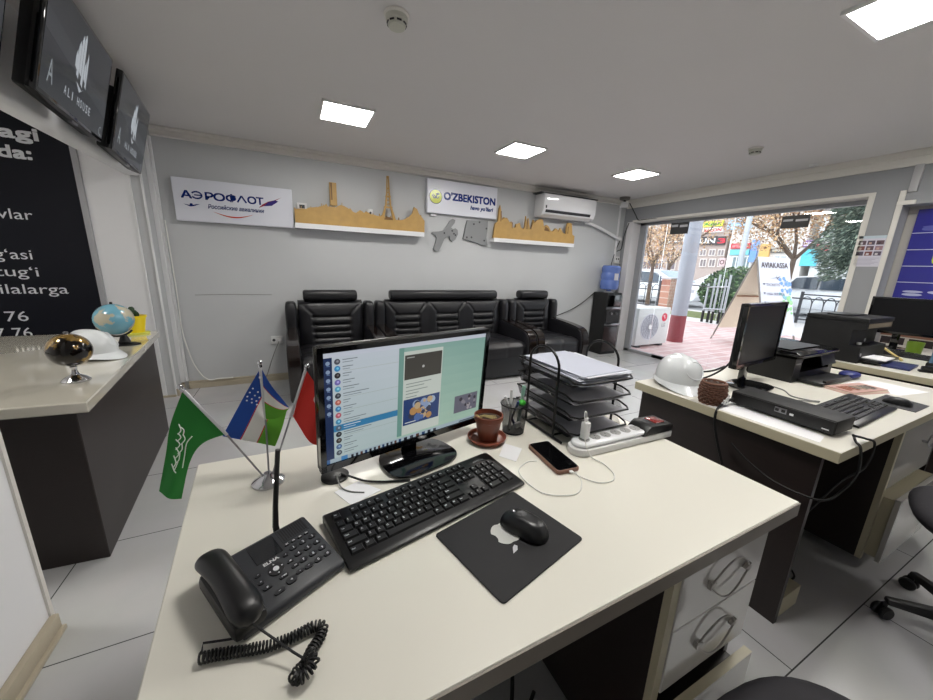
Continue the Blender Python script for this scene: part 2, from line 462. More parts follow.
def smoke(loc, r, label):
    t = thing('smoke_detector', label, 'smoke detector', loc)
    MB().lathe([(r*1.12,-.001),(r*1.12,-.008),(r,-.012)], n=28).build('mounting_plate', M_trim, t)
    MB().lathe([(r*.98,-.008),(r*.95,-.028),(r*.8,-.034),(r*.8,-.042),(r*.72,-.05),(.0001,-.052)], n=28).build('cover', mat('detector_ivory', (196,196,184), .5), t)
    mb = MB()
    for k in range(8):
        a = 2*PI*k/8; mb.cbox((r*.80*math.cos(a), r*.80*math.sin(a), -.038), (.006, r*.4, .006), a)
    mb.build('slots', M_black, t, smooth=0)
smoke((.50,1.82,CZ), .05, 'round ivory smoke detector on the ceiling, upper left of the photo')
smoke((3.67,1.94,CZ), .048, 'round smoke detector on the ceiling near the glass front')
t = thing('ceiling_sensor', 'tiny round white sensor on the ceiling close to the window wall', 'sensor', (4.62,1.9,CZ))
MB().lathe([(.035,-.001),(.033,-.014),(.0001,-.02)], n=20).build('dome', M_white, t)

# ------------------------------------------------------------------ back wall signs, shelves
def sign_board(name, label, x0, x1, z0, z1, tilt=0):
    t = thing(name, label, 'sign', ((x0+x1)/2, BY, z0))
    MB().box(-(x1-x0)/2, -.055, 0, (x1-x0)/2, -.001, z1-z0).build('board', mat('sign_white', (222,224,234), .3), t, bevel=.004, seg=1)
    return t
SX0, SX1, SZ0, SZ1 = -.895, .06, 1.605, 1.97
t = sign_board('airline_sign', 'long white wall sign with blue Cyrillic airline name and red swoosh', SX0, SX1, SZ0, SZ1)
navy = (24,44,112)
p = Panel((SX0, BY-.0555, SZ0), (1,0,0), (0,0,1))
for ch, x_, w_ in (('А',0,.078),('Р',.172,.060),('О',.238,.086),('Ф',.334,.088),('О',.508,.070),('Т',.582,.058)): p.text(ch, .055+x_, .197, .086, navy, 2, bold=.0026, width=w_)
c_ = (.055+.118, .228)                       # the letters with a lone curve and a lone peak
p.line([(c_[0]+.038*math.cos(a), c_[1]+.0285*math.sin(a)) for a in [math.radians(q) for q in range(150, -151, -15)]], .013, navy, 2)
p.line([(c_[0]-.018, c_[1]), (c_[0]+.036, c_[1])], .010, navy, 2.3)
p.line([(.055+.430, .198), (.055+.466, .258), (.055+.502, .198)], .014, navy, 2)
p.build('lettering', M_printed, t)
p = Panel((SX0, BY-.0555, SZ0), (1,0,0), (0,0,1))
p.text('Российские авиалинии', .245, .122, .05, (70,80,120), 2, bold=.0012, shear=.25, width=.45)
p.build('subtitle', M_printed, t)
p = Panel((SX0, BY-.0555, SZ0), (1,0,0), (0,0,1))
arc = [(.28+.33*k/16, .098-.045*math.sin(PI*k/16)) for k in range(17)]
arc2 = [(x, y+.012*math.sin(PI*k/16)) for k, (x, y) in enumerate(arc)]
p.poly(arc+arc2[::-1][1:-1], (196,70,50), 2)
p.poly([(.655,.165),(.70,.185),(.76,.20),(.79,.235),(.86,.28),(.80,.25),(.74,.23),(.69,.20)], (150,50,70), 2)
p.poly([(.70,.185),(.77,.195),(.83,.24),(.80,.25),(.74,.225)], (60,50,120), 3)
p.poly([(.065,.145),(.115,.125),(.165,.15),(.12,.137)], navy, 2); p.poly([(.165,.15),(.19,.152),(.14,.13),(.115,.125)], navy, 2); p.disc(.124,.143,.012,navy,3,12)
p.build('emblem', M_printed, t)

UX0, UX1, UZ0, UZ1 = 1.485, 2.425, 1.888, 2.262
t = sign_board('airline_sign', 'white wall sign with yellow round emblem and blue Latin airline name', UX0, UX1, UZ0, UZ1)
p = Panel((UX0, BY-.0555, UZ0), (1,0,0), (0,0,1))
p.text("O'ZBEKISTON", .205, .165, .115, (28,52,124), 2, bold=.0046, width=.70)
p.text("havo yo'llari", .56, .085, .062, (50,66,120), 2, bold=.0028, shear=.2, width=.32)
p.build('lettering', M_printed, t)
p = Panel((UX0, BY-.0555, UZ0), (1,0,0), (0,0,1))
p.disc(.105,.185,.082,(30,44,60),1,28); p.disc(.105,.185,.074,(196,206,40),2,28)
p.line([(.06,.20),(.085,.165),(.11,.175),(.12,.21),(.15,.215)], .012, (24,60,60), 3); p.line([(.075,.21),(.09,.19),(.13,.165),(.145,.19)], .010, (24,60,60), 3); p.poly([(.10,.22),(.155,.225),(.12,.205)], (24,60,60), 3)
p.build('emblem', M_printed, t)
MB().box(UX0+.05-(UX0+UX1)/2,-.03,-.03,UX0+.12-(UX0+UX1)/2,-.001,0).build('bracket', M_steel, t, smooth=0)

def shelf(label, x0, x1):
    t = thing('wall_shelf', label, 'shelf', ((x0+x1)/2, BY, 1.605))
    w = (x1-x0)/2
    MB().box(-w,-.13,0,w,-.001,.05).build('board', M_whiteg, t, bevel=.002, seg=1)
    return t
shelf('white floating shelf left of the oval-logo sign, carrying the wooden tower skyline', .065, 1.425)
shelf('white floating shelf under the air conditioner, carrying the jagged wooden skyline', 2.365, 3.70)

def skyline(label, top, x0, y=BY-.075):
    t = thing('wooden_skyline', label, 'ornament', (x0, y, 1.656))
    return t
# left skyline: low rolling town with a square tower and a lattice tower
t = skyline('flat plywood skyline ornament with a tall square tower and a lattice tower', 0, .075)
def zt(px, py): q = at(px, py, 'y', BY-.085); return (q.x-.075, q.z-1.656)
raw = [(294,207),(296,209),(303,208.5),(306,209),(309,207.5),(318,207),(325,205),(326,203.5),(328,206.5),(336,207.5),(340,205),(344,206),(349,209),(350,208),(353,212),(356,213),(360,210),(364,213),(366,211),(370,214),(378,216),(383,216.5),(389,217.5),(393,219),(397,220),(401,220),(404,219.5),(409,217),(412,214),(414,207),(417,209),(419,214),(423,219),(424.5,221)]
raw2 = []; random.seed(6)
for (xa_, ya_), (xb_, yb_) in zip(raw[:-1], raw[1:]):
    n_ = max(1, int((xb_-xa_)/1.6)); raw2.append((xa_, ya_))
    for k in range(1, n_):                       # little roofs and chimneys
        f = k/n_; x_, y_ = xa_+(xb_-xa_)*f, ya_+(yb_-ya_)*f; h_ = random.choice([0,.6,1.4,2.6,.3])
        raw2 += [(x_-.25, y_), (x_-.2, y_-h_), (x_+.2, y_-h_), (x_+.25, y_)]
raw = raw2+[raw[-1]]
poly = [zt(*q) for q in raw]
poly = [(0,0)]+poly+[(poly[-1][0],0)]
MB().prism(poly, -.014, .014, 'y').build('townscape', M_wood, t, smooth=0)
a, b = zt(329,182), zt(336,207)
MB().box(a[0],-.013,a[1]-.22,a[0]+.07,.016,a[1]).build('square_tower', M_wood, t, bevel=.003, seg=1)
MB().box(a[0]+.012,-.0145,a[1]-.17,a[0]+.026,-.0130,a[1]-.005).build('tower_slit', mat('dark_oak', (110,78,40), .6), t, smooth=0)
c = zt(388.5,216)[0]; zb = zt(388.5,218)[1]; ztp = zt(388.5,176)[1]; H_ = ztp-zb
mb = MB()
for s_ in (-1, 1):
    mb.prism([(c+s_*.085, zb-.02),(c+s_*.05, zb-.02),(c+s_*.02, zb+.30*H_),(c+s_*.006, zb+.62*H_),(c+s_*.004, ztp-.01),(c+s_*.012, ztp-.01),(c+s_*.018, zb+.62*H_),(c+s_*.035, zb+.30*H_)], -.012, .012, 'y')
mb.box(c-.045,-.013,zb+.24*H_,c+.045,.013,zb+.28*H_); mb.box(c-.028,-.013,zb+.50*H_,c+.028,.013,zb+.535*H_); mb.box(c-.012,-.012,ztp-.02,c+.012,.012,ztp)
for k in range(5):
    z0 = zb+.30*H_+k*.04; w_ = .03-.004*k
    mb.tube([(c-w_,0,z0),(c+w_,0,z0+.035)], .003, 5); mb.tube([(c+w_,0,z0),(c-w_,0,z0+.035)], .003, 5)
mb.build('lattice_tower', M_wood, t, smooth=0)
arcp = [(c+.05*math.cos(q), zb-.02+.03*math.sin(q)) for q in [PI*k/10 for k in range(11)]]
MB().prism(arcp, -.016, -.0145, 'y').build('arch_opening', mat('dark_oak', (110,78,40), .6), t, smooth=0)
# right skyline: jagged city
t = skyline('flat plywood skyline ornament with jagged city spires below the air conditioner', 0, 2.375)
z2 = lambda x, y: (lambda q: (q.x-2.375, q.z-1.656))(at(420+x*.1715, 170+y*.1715, 'y', BY-.085))
raw = [(436,330),(440,310),(455,300),(462,225),(468,205),(474,240),(478,290),(490,275),(500,285),(506,278),(520,300),(527,310),(533,300),(540,335),(556,335),(560,315),(575,312),(582,308),(588,335),(605,345),(612,330),(618,268),(625,330),(632,280),(640,345),(650,340),(662,290),(668,310),(680,295),(700,285),(716,290),(722,330),(738,320),(750,330),(762,355),(775,358),(790,340),(800,345),(806,362),(818,338),(832,365),(850,375),(858,320),(864,308),(884,312),(888,378),(900,385)]
poly = [z2(*q) for q in raw]; poly = [(0,0)]+poly+[(poly[-1][0],0)]
MB().prism(poly, -.014, .014, 'y').build('townscape', M_wood, t, smooth=0)
mb = MB()
for (x, y0, y1) in [(470,240,300),(536,305,340),(622,290,345),(648,320,345),(860,330,372)]:
    a = z2(x, y1); b = z2(x, y0); mb.box(a[0]-.006,-.016,a[1],a[0]+.006,-.0142,b[1])
a = z2(740, 345)
mb.prism([(a[0]-.05,a[1]-.02),(a[0]+.05,a[1]-.03),(a[0]+.02,a[1]+.01),(a[0]-.03,a[1]+.03)], -.016, -.0142, 'y')
mb.build('shadow_gaps', mat('dark_oak', (110,78,40), .6), t, smooth=0)
# small white things on the left shelf
t = thing('photo_frame', 'tiny white picture frame standing on the shelf beside the Cyrillic sign', 'frame', (.17, BY-.105, 1.656))
def on_top(px, py): q = at(px, py, 'y', BY-.11); return q
q = on_top(302.5, 209)
t.location = (q.x, BY-.03, 1.656)
hz = q.z-1.656
mb = MB(); w_ = .045
mb.box(-w_,-.012,hz-.0,w_,0,hz+.015); mb.box(-w_,-.012,hz+.05,w_,0,hz+.067); mb.box(-w_,-.012,hz+.015,-w_+.02,0,hz+.05); mb.box(w_-.02,-.012,hz+.015,w_,0,hz+.05)
mb.box(-.01,-.006,0,.01,-.0,hz)
mb.build('rim', M_white, t, smooth=0)
MB().box(-w_+.02,-.006,hz+.015,w_-.02,-.002,hz+.05).build('picture', M_dgrey, t, smooth=0)
q = on_top(371, 216); hz = q.z-1.656
t = thing('souvenir_cup', 'tiny white souvenir cup with dark mark beside the lattice tower', 'cup', (q.x, BY-.046, 1.656))
MB().lathe([(.012,0),(.012,hz)], n=10).build('stem', M_white, t)
MB().lathe([(.026,hz),(.033,hz+.03),(.036,hz+.075),(.033,hz+.075),(.026,hz+.006),(.0001,hz+.005)], n=20).build('bowl', M_white, t)
MB().lathe([(.0001,-.040),(.013,-.038),(.012,-.034)], c=(0,0,hz+.035), n=12, axis='y').build('mark', M_dgrey, t)

# grey cut-outs between the shelves
z3 = lambda x, y: (lambda q: (q.x, q.z))(at(420+x*.1715, 170+y*.1715, 'y', BY-.02))
t = thing('wall_ornament', 'grey cut-out shape like a toy aeroplane hung below the oval-logo sign', 'ornament', (1.75, BY, 1.7))
poly = [z3(*q) for q in [(66,368),(75,360),(110,358),(135,352),(160,320),(175,295),(188,285),(205,292),(200,310),(180,335),(190,345),(205,340),(218,350),(220,375),(205,405),(188,418),(172,405),(172,385),(155,388),(140,405),(120,450),(108,472),(90,474),(78,460),(88,430),(96,395),(88,380)]]
MB().prism(poly, BY-.03, BY-.004, 'y').build('plane_shape', M_greycut, t, world=True, smooth=0)
mb = MB()
for q in [(140,368),(196,372),(205,380),(186,355)]: a = z3(*q); mb.lathe([(.0001,BY-.0312),(.011,BY-.0312),(.011,BY-.0295)], c=(a[0],0,a[1]), n=12, axis='y')
mb.build('holes', M_dgrey, t, world=True)
t = thing('wall_ornament', 'grey rectangular cut-out plate with drilled holes beside the aeroplane shape', 'ornament', (2.2, BY, 1.7))
poly = [z3(*q) for q in [(275,292),(395,298),(392,345),(385,395),(392,440),(360,438),(330,425),(250,402),(258,365),(265,330)]]
MB().prism(poly, BY-.03, BY-.004, 'y').build('plate', M_greycut, t, world=True, smooth=0)
mb = MB()
for q in [(312,316),(385,342),(271,393),(298,393),(372,412),(345,305)]: a = z3(*q); mb.lathe([(.0001,BY-.0312),(.012,BY-.0312),(.012,BY-.0295)], c=(a[0],0,a[1]), n=12, axis='y')
mb.build('holes', M_dgrey, t, world=True)

# ------------------------------------------------------------------ air conditioner, camera, pipes
t = thing('air_conditioner', 'white wall-mounted split air conditioner at the right end of the back wall', 'air conditioner', (3.505, BY, 1.972))
pr_ = [(-.002,0),(-.13,0),(-.185,.03),(-.21,.09),(-.215,.27),(-.20,.285),(-.002,.285)]
mb = MB(); mb.prism(pr_, -.46, .46, 'x'); mb.build('casing', M_whiteg, t, bevel=.008)
MB().prism([(-.135,-.002),(-.19,.028),(-.198,.036),(-.14,.006)], -.41, .41, 'x').build('flap', M_white, t, smooth=0)
MB().prism([(-.196,.052),(-.2095,.084),(-.2115,.084),(-.198,.05)], -.42, .37, 'x').build('slot', M_dgrey, t, smooth=0)
MB().box(-.50,-.19,.287,.50,-.01,.30).build('intake_grille', M_dgrey, t, smooth=0)
MB().box(-.43,-.2165,.10,-.41,-.2145,.135).build('badge', M_dgrey, t, smooth=0)
o = tag(MB().tube(smooth_path([(3.93,BY-.06,1.975),(4.1,BY-.05,1.95),(4.3,BY-.05,1.90),(4.5,BY-.05,1.84),(4.66,BY-.05,1.79),(4.72,BY-.03,1.78),(4.74,BY+.0,1.78)]), .021, 10).build('refrigerant_pipe', M_wallw), 'thick white wrapped pipe running from the air conditioner to the corner', 'pipe')
o = tag(MB().lathe([(.045,-.02),(.05,-.002),(.0001,-.02)], c=(4.73,BY,1.78), n=20, axis='y').build('pipe_rosette', M_white), 'white round collar where the wrapped pipe enters the wall', 'pipe collar')
o = tag(MB().box(4.655,BY-.02,1.5,4.68,BY-.001,CZ-.08).build('cable_duct', M_wallw, smooth=0), 'thin white vertical cable duct in the corner above the water bottle', 'cable duct')
t = thing('security_camera', 'small dome-bodied security camera hung in the ceiling corner by the window', 'camera', (4.52,4.02,CZ))
MB().lathe([(.075,-.002),(.07,-.035),(.04,-.045)], n=20).build('mount', mat('mount_grey', (120,116,112), .5), t)
MB().rod((0,0,-.04),(-.01,-.02,-.08),.018).build('arm', M_black, t)
mb = MB(); mb.M = T(-.02,-.03,-.11) @ Matrix.Rotation(.6,4,'Z'); mb.lathe([(.035,.05),(.042,.03),(.042,-.05),(.032,-.055)], n=20, axis='y'); mb.M = None
mb.build('body', M_white, t)
mb = MB(); mb.M = T(-.02,-.03,-.11) @ Matrix.Rotation(.6,4,'Z'); mb.lathe([(.0001,-.058),(.03,-.056),(.03,-.05)], n=16, axis='y'); mb.M = None
mb.build('lens', M_blackg, t)
tag(MB().tube(smooth_path([(4.60,3.99,2.28),(4.72,3.97,2.14),(4.79,3.96,2.06),(4.795,3.9,2.055)])+[Vector((4.80,3.6,2.055))], .006, 6).build('camera_cable', M_cable_b), 'black cable looping from the corner camera to the window header', 'cable')
tag(MB().tube(smooth_path([(4.79,4.12,2.03),(4.78,4.17,1.85),(4.775,4.18,1.7),(4.765,4.19,1.63),(4.73,BY-.02,1.615),(4.70,BY-.014,1.60)]), .006, 6).build('window_cable', M_cable_b), 'black cable hanging down the white window jamb', 'cable')
t = thing('wall_socket', 'double white power socket on the back wall above the water bottle', 'socket', (4.72,BY,1.47))
MB().box(-.05,-.03,-.045,.05,-.001,.05).build('plate', M_white, t, bevel=.006)
MB().box(-.055,-.05,-.055,.055,-.001,-.045).build('ledge', M_trim, t, smooth=0)
for s_ in (-.022,.022): MB().lathe([(.0001,-.031),(.013,-.0312),(.014,-.03)], c=(s_,0,.012), n=14, axis='y').build('socket_hole', M_dgrey, t)
tag(MB().tube(smooth_path([(4.72,BY-.03,1.76),(4.68,BY-.014,1.62),(4.62,BY-.012,1.40),(4.60,BY-.012,1.1),(4.58,BY-.012,.9)]), .006, 6).build('dispenser_cable', M_cable_b), 'black cable running from the pipe collar down behind the water bottle', 'cable')
tag(MB().tube(smooth_path([(4.32,BY-.02,.95),(4.1,BY-.02,.80),(3.9,BY-.02,.70),(3.7,BY-.02,.63),(3.5,BY-.02,.58)]), .006, 6).build('wall_cable', M_cable_b), 'black cable sagging along the wall from water dispenser to right armchair', 'cable')

# low socket left of the armchairs and the loose cables along the back wall
t = thing('wall_socket', 'white power socket low on the back wall left of the armchair', 'socket', (-.19,BY,.45))
MB().box(-.055,-.02,-.04,.055,-.001,.04).build('plate', M_white, t, bevel=.005)
MB().box(.0,-.05,-.02,.045,-.02,.02).build('plug', M_white, t, bevel=.006)
for s_ in (-.028,): MB().lathe([(.0001,-.021),(.014,-.0212),(.015,-.02)], c=(s_,0,0), n=14, axis='y').build('socket_hole', M_dgrey, t)
tag(MB().tube(smooth_path([(-.17,BY-.05,.44),(-.22,BY-.06,.33),(-.28,BY-.05,.17),(-.32,BY-.05,.06),(-.36,BY-.07,.02),(-.44,BY-.10,.008)]), .005, 6).build('socket_cable', M_cable_g), 'grey cable dropping from the low wall socket to the floor', 'cable')
tag(MB().tube(smooth_path([(-.985,BY-.03,1.6),(-.98,BY-.03,.95),(-.985,BY-.035,.62),(-.96,BY-.035,.40),(-.92,BY-.035,.22),(-.84,BY-.04,.09),(-.74,BY-.04,.085),(-.62,BY-.04,.085)]), .006, 6).build('corner_cable', M_cable_w), 'white cable hanging down the left corner onto the baseboard', 'cable')
o = MB().tube([(-.85,BY-.002,.93),(-.6,BY-.002,.935),(-.2,BY-.002,.93)], .0022, 4).build('trim_10', M_cable_g); o['kind'] = 'structure'
# ------------------------------------------------------------------ sofa set
def sofa(name, label, cat, x, w, nseat, group=None):
    t = thing(name, label, cat, (x, BY-.01, 0), 0, group)
    aw = .125; iw = w-2*aw                     # arm width, inner width
    D = .85
    MB().box(-w/2+.02,-D+.20,.02,w/2-.02,-.05,.27).build('base', M_leather, t, bevel=.012)
    for k in range(nseat):
        x0 = -iw/2+iw*k/nseat; x1 = x0+iw/nseat
        def fn(u, v, x0=x0, x1=x1):
            # wraps from the front lower edge over the top to the back; tufted
            s = v
            if s < .35: y = -D-.0; z = .265+(.425-.265)*s/.35
            else: y = -D+(s-.35)/.65*(D-.17); z = .425-.02*(s-.35)
            r = .05                              # round the front edge
            e = max(0, 1-abs(s-.35)/.12)
            y += e*e*.035; z -= e*e*.02
            g = 0
            for q in ((.5,) if nseat == 1 else (.5,)):
                g = max(g, math.exp(-((u-q)/.018)**2))
            g = max(g, math.exp(-((s-.52)/.02)**2), math.exp(-((s-.75)/.02)**2), math.exp(-((s-.16)/.02)**2)*.6)
            p = (1-(2*u-1)**8)
            z += .022*p*(s >= .35)-.010*g*(s >= .3); y -= (.012*p-.008*g)*(s < .35)
            return (x0+(x1-x0)*u, y, z)
        mb = MB().grid(fn, 24, 34); mb.build('seat_cushion', M_leather, t, smooth=60)
    zb0, zb1 = .36, .885
    def back(u, v):
        x_ = -iw/2+iw*u; z_ = zb0+(zb1-zb0)*v
        sw = iw/nseat; k = min(nseat-1, int((x_+iw/2)/sw)); lx = x_-(-iw/2+sw*(k+.5)); a = abs(lx)
        base = .165+.03*(1-v)                     # lean
        bulge = .045*(1-(2*v-1)**6)*(1-(abs(2*u-1))**10)
        g = 0
        half = sw*.28
        dd = half+(max(0, v-.72))*.9*sw*.9        # centre panel widens towards the top
        de = a-dd
        g = max(g, math.exp(-(de/.011)**2))
        if de < .012:
            for q in (.10,.24,.38,.52,.67):
                g = max(g, math.exp(-((v-q)/.017)**2))
            fold = .012*abs(math.sin(PI*(v-.10)/.142)) if v < .7 else .012
        else: fold = .012*math.cos(min(1.5, de*9))
        if nseat > 1:
            ed = min(abs(x_-(-iw/2+sw*j)) for j in range(1, nseat)) if nseat > 1 else 9
        y = -(base+bulge+fold-.018*g)
        topr = max(0, v-.93)/.07
        y += topr*topr*.05
        return (x_, y, z_)
    MB().grid(back, int(44*nseat), 56).build('backrest', M_leather, t, smooth=70)
    MB().box(-iw/2,-.17,.3,iw/2,-.03,.87).build('back_shell', M_leather, t, bevel=.02)
    # tufting buttons
    sw = iw/nseat
    for k in range(nseat):
        cx = -iw/2+sw*(k+.5)
        for s_ in (-1, 1):
            for q in (.24,.52):
                MB().ball((cx+s_*sw*.28,-.208-.03*(1-q),zb0+(zb1-zb0)*q), .009, 10, 6).build('button', M_leather, t)
    hw = iw/2-.055
    rr_ = [(-.15+.075*math.copysign(abs(math.cos(a))**.7, math.cos(a)), .938+.056*math.copysign(abs(math.sin(a))**.7, math.sin(a))) for a in [2*PI*k/24 for k in range(24)]]
    MB().prism(rr_, -hw, hw, 'x').build('headrest', M_leather, t, bevel=.022, seg=3, smooth=60)
    for s_ in (-1, 1):
        # padded wing beside the back
        mb = MB().ball((s_*(w/2-.058),-.145,.63), 1, 20, 16, (.055,.105,.245), .35, .5); mb.build('back_wing', M_leather, t, smooth=60)
        top = [(-.06,.62),(-.25,.605),(-.45,.59),(-.62,.575),(-.75,.555),(-.82,.53),(-.865,.48),(-.885,.40),(-.885,.25),(-.84,.03)]
        poly = [(-.05,.03)]+top
        xa, xb = s_*(w/2-aw+.012), s_*(w/2-.002)
        MB().prism(poly, min(xa,xb), max(xa,xb), 'x').build('arm', M_leather, t, bevel=.018, smooth=50)
        # lacquered wood cap following the arm
        P_ = smooth_path([(0,y,z) for y, z in top], 5)
        mb = MB(); vs = []; n_ = len(P_)
        for i, p_ in enumerate(P_):
            d = (P_[min(i+1,n_-1)]-P_[max(i-1,0)]).normalized(); nn = Vector((0,d.z,-d.y))
            if nn.z < 0 and i < n_*.5: nn = -nn
            nn = Vector((0,-abs(nn.y) if nn.y else 0,abs(nn.z)))
            hh = .048 if i > n_*.25 else .03+.018*i/(n_*.25)
            xc = (xa+xb)/2
            for (sx, o_) in ((-1,-.004),(-1,.012),(1,.012),(1,-.004)): vs.append((xc+sx*hh, p_.y+nn.y*o_, p_.z+nn.z*o_))
        fs = []
        for i in range(n_-1):
            for k in range(4): fs.append((i*4+k, i*4+(k+1)%4, (i+1)*4+(k+1)%4, (i+1)*4+k))
        fs += [(0,1,2,3), tuple(range(4*n_-1, 4*n_-5, -1))]
        mb.add(vs, fs); mb.build('arm_cap', M_armwood, t, smooth=60)
    MB().box(-w/2+.12,-D+.012,.03,w/2-.12,-D+.22,.262).build('front_panel', M_leather, t, bevel=.01)
    for sx in (-1,1):
        for sy in (-.60,-.1):
            MB().lathe([(.022,0),(.026,.03)], c=(sx*(w/2-.08),sy,0), n=12).build('leg', M_black, t)
    return t
sofa('armchair', 'black tufted leather armchair at the left end of the sofa set', 'armchair', .36, .90, 1, 'black leather armchairs')
sofa('sofa', 'long black tufted leather three-seat sofa against the grey back wall', 'sofa', 1.70, 1.765, 3)
sofa('armchair', 'black tufted leather armchair at the right end of the sofa set, nearest the water dispenser', 'armchair', 3.005, .82, 1, 'black leather armchairs')

# ------------------------------------------------------------------ water dispenser and bottle
t = thing('water_dispenser', 'tall black floor-standing water dispenser in the corner by the window', 'water dispenser', (4.45,4.04,0))
MB().box(-.16,-.13,.0,.16,.15,.965).build('cabinet', M_blackm, t, bevel=.012)
MB().box(-.13,-.140,.76,.15,-.128,.93).build('control_panel', M_blackg, t, bevel=.004)
MB().box(-.15,-.146,.715,.155,-.128,.745).build('trim_band', M_steel, t, bevel=.003)
MB().box(-.14,-.14,.50,.15,-.128,.70).build('tap_recess', mat('recess_black', (10,9,10), .5), t, smooth=0)
for s_ in (-.05,.06): 
    o = MB().rod((s_,-.14,.66),(s_,-.165,.645),.014).build('tap', M_steel, t)
MB().box(-.15,-.165,.465,.155,-.128,.492).build('drip_tray', M_steel, t, bevel=.003)
MB().box(-.14,-.138,.05,.15,-.128,.44).build('door', mat('dispenser_brown', (48,36,36), .3), t, bevel=.004)
MB().lathe([(.07,.965),(.075,.975),(.05,.985)], n=20).build('collar', M_white, t)
t = thing('water_bottle', 'large blue plastic water bottle upside down on the dispenser', 'bottle', (4.44,4.035,.987))
MB().lathe([(.03,0),(.04,.012),(.125,.03),(.138,.05),(.138,.15),(.131,.165),(.131,.18),(.138,.195),(.138,.26),(.131,.275),(.131,.29),(.138,.305),(.138,.36),(.12,.385),(.0001,.39)], n=28).build('shell', M_blue, t)
MB().box(-.07,-.146,.17,.01,-.139,.27).build('label', M_paperg, t, smooth=0)

# ------------------------------------------------------------------ counter with globes
t = thing('reception_counter', 'cream-topped counter with dark wood body at the left of the room', 'counter', (-1.3,2.4,0))
MB().prism([(-.718,1.715),(-.905,3.28),(-2.25,3.30),(-2.25,1.84)], .708, .75).build('worktop', M_counter, t, world=True, bevel=.004, seg=1)
MB().prism([(-.800,1.82),(-.925,3.20),(-2.2,3.22),(-2.2,1.93)], 0, .708).build('body', M_wenge, t, world=True, bevel=.003, seg=1)

t = thing('desk_globe', 'small dark bronze-and-gold desk globe on the near corner of the counter', 'globe', (-.868,2.033,.75))
MB().lathe([(.046,0),(.046,.006),(.036,.016),(.014,.03),(.009,.05),(.012,.064)], n=24).build('base', M_chrome, t)
def globe_mat(name, sea, land, rough, metal_land):
    m = bpy.data.materials.new(name); m.use_nodes = True; nt = m.node_tree; b = nt.nodes['Principled BSDF']
    tc = nt.nodes.new('ShaderNodeTexCoord'); n = nt.nodes.new('ShaderNodeTexNoise'); n.inputs['Scale'].default_value = 11; n.inputs['Detail'].default_value = 5
    cr = nt.nodes.new('ShaderNodeValToRGB'); cr.color_ramp.elements[0].position = .50; cr.color_ramp.elements[1].position = .53
    cr.color_ramp.elements[0].color = (*lin([v/255 for v in sea]),1); cr.color_ramp.elements[1].color = (*lin([v/255 for v in land]),1)
    nt.links.new(tc.outputs['Object'], n.inputs['Vector']); nt.links.new(n.outputs['Fac'], cr.inputs[0]); nt.links.new(cr.outputs[0], b.inputs['Base Color'])
    b.inputs['Roughness'].default_value = rough; b.inputs['Coat Weight'].default_value = .5; b.inputs['Metallic'].default_value = metal_land
    return m
MB().ball((0,0,.137), .0705, 32, 20).build('globe', globe_mat('globe_bronze', (22,17,14), (150,120,62), .15, .5), t)
MB().lathe([(.008,.205),(.008,.215),(.0001,.218)], n=10).build('axis_cap', M_steel, t)
t = thing('desk_globe', 'larger sky-blue desk globe on a black stand at the back of the counter', 'globe', (-.945,2.80,.75))
MB().lathe([(.062,0),(.062,.008),(.025,.018),(.016,.05),(.012,.06)], n=24, sx=1.2, sy=.8).build('base', M_black, t)
MB().tube([(.097*math.cos(a)-.030, 0, .158+.103*math.sin(a)) for a in [PI*(1.15+.62*k/14) for k in range(15)]], .006, 8).build('meridian_arm', M_black, t)
MB().ball((-.030,0,.158), .092, 32, 20).build('globe', globe_mat('globe_blue', (112,168,188), (186,180,158), .2, 0), t)
MB().lathe([(.008,.248),(.006,.262)], c=(-.030,0,0), n=10).build('axis_cap', M_black, t)

def hard_hat(label, loc, rz, s=1.0, group=None):
    t = thing('hard_hat', label, 'helmet', loc, rz, group)
    # dome: longer than wide, with a ridge and two side ridges; peak at -y
    def dome(u, v):
        th = 2*PI*u; ph = PI/2*v
        cq = math.cos(ph)**.72; x = math.cos(th)*cq*.106; y = math.sin(th)*cq*.132; z = .03+math.sin(ph)**.9*.122
        rid = .006*math.exp(-(x/.024)**4)*min(1, max(0, (v-.2)/.2))
        k = 1+rid/.13
        return (x*s*k, y*s*k, z*s*(1+rid/.12))
    MB().grid(dome, 60, 24).build('shell', M_hat, t, smooth=60)
    def brim(u, v):
        th = 2*PI*u; c, sn = math.cos(th), math.sin(th)
        ext = .010+.052*max(0, -sn)**2.2
        rx, ry = .106+(.010+.006*max(0,-sn))*v, .132+ext*v
        z = .03-.012*v-.022*v*max(0, -sn)**2
        return (c*rx*s, sn*ry*s, z*s)
    mb = MB().grid(brim, 60, 5); mb.build('brim', M_hat, t, smooth=60)
    pts = []
    for k in range(28):
        a = 2*PI*k/28; th = math.radians(300)+.62*math.cos(a); ph = .62+.42*math.sin(a); cq = math.cos(ph)**.72
        pts.append((math.cos(th)*cq*.107*s, math.sin(th)*cq*.133*s, (.03+math.sin(ph)**.9*.122)*s))
    MB().tube(pts, .0035*s, 6, True).build('side_ridge', M_hat, t)
    MB().grid(lambda u, v: (math.cos(2*PI*u)*.1045*s, math.sin(2*PI*u)*.1305*s, (.002+.03*v)*s), 40, 2).build('inner_band', M_white, t)
    return t
hard_hat('white hard hat on the counter between the two globes', (-.985,2.50,.756), math.radians(60), .90)
t = thing('flower_pot', 'small bright yellow flower pot with a stubby dark plant at the counter end', 'plant', (-.995,3.18,.75))
Y_ = mat('yellow_plastic', (240,212,28), .35)
MB().lathe([(.062,0),(.066,.012),(.05,.014),(.0001,.012)], n=24).build('saucer', mat('yellow_green_saucer', (214,216,90), .4), t)
MB().lathe([(.038,.012),(.055,.115),(.060,.117),(.060,.13),(.052,.13),(.050,.11),(.0001,.108)], n=24).build('pot', Y_, t)
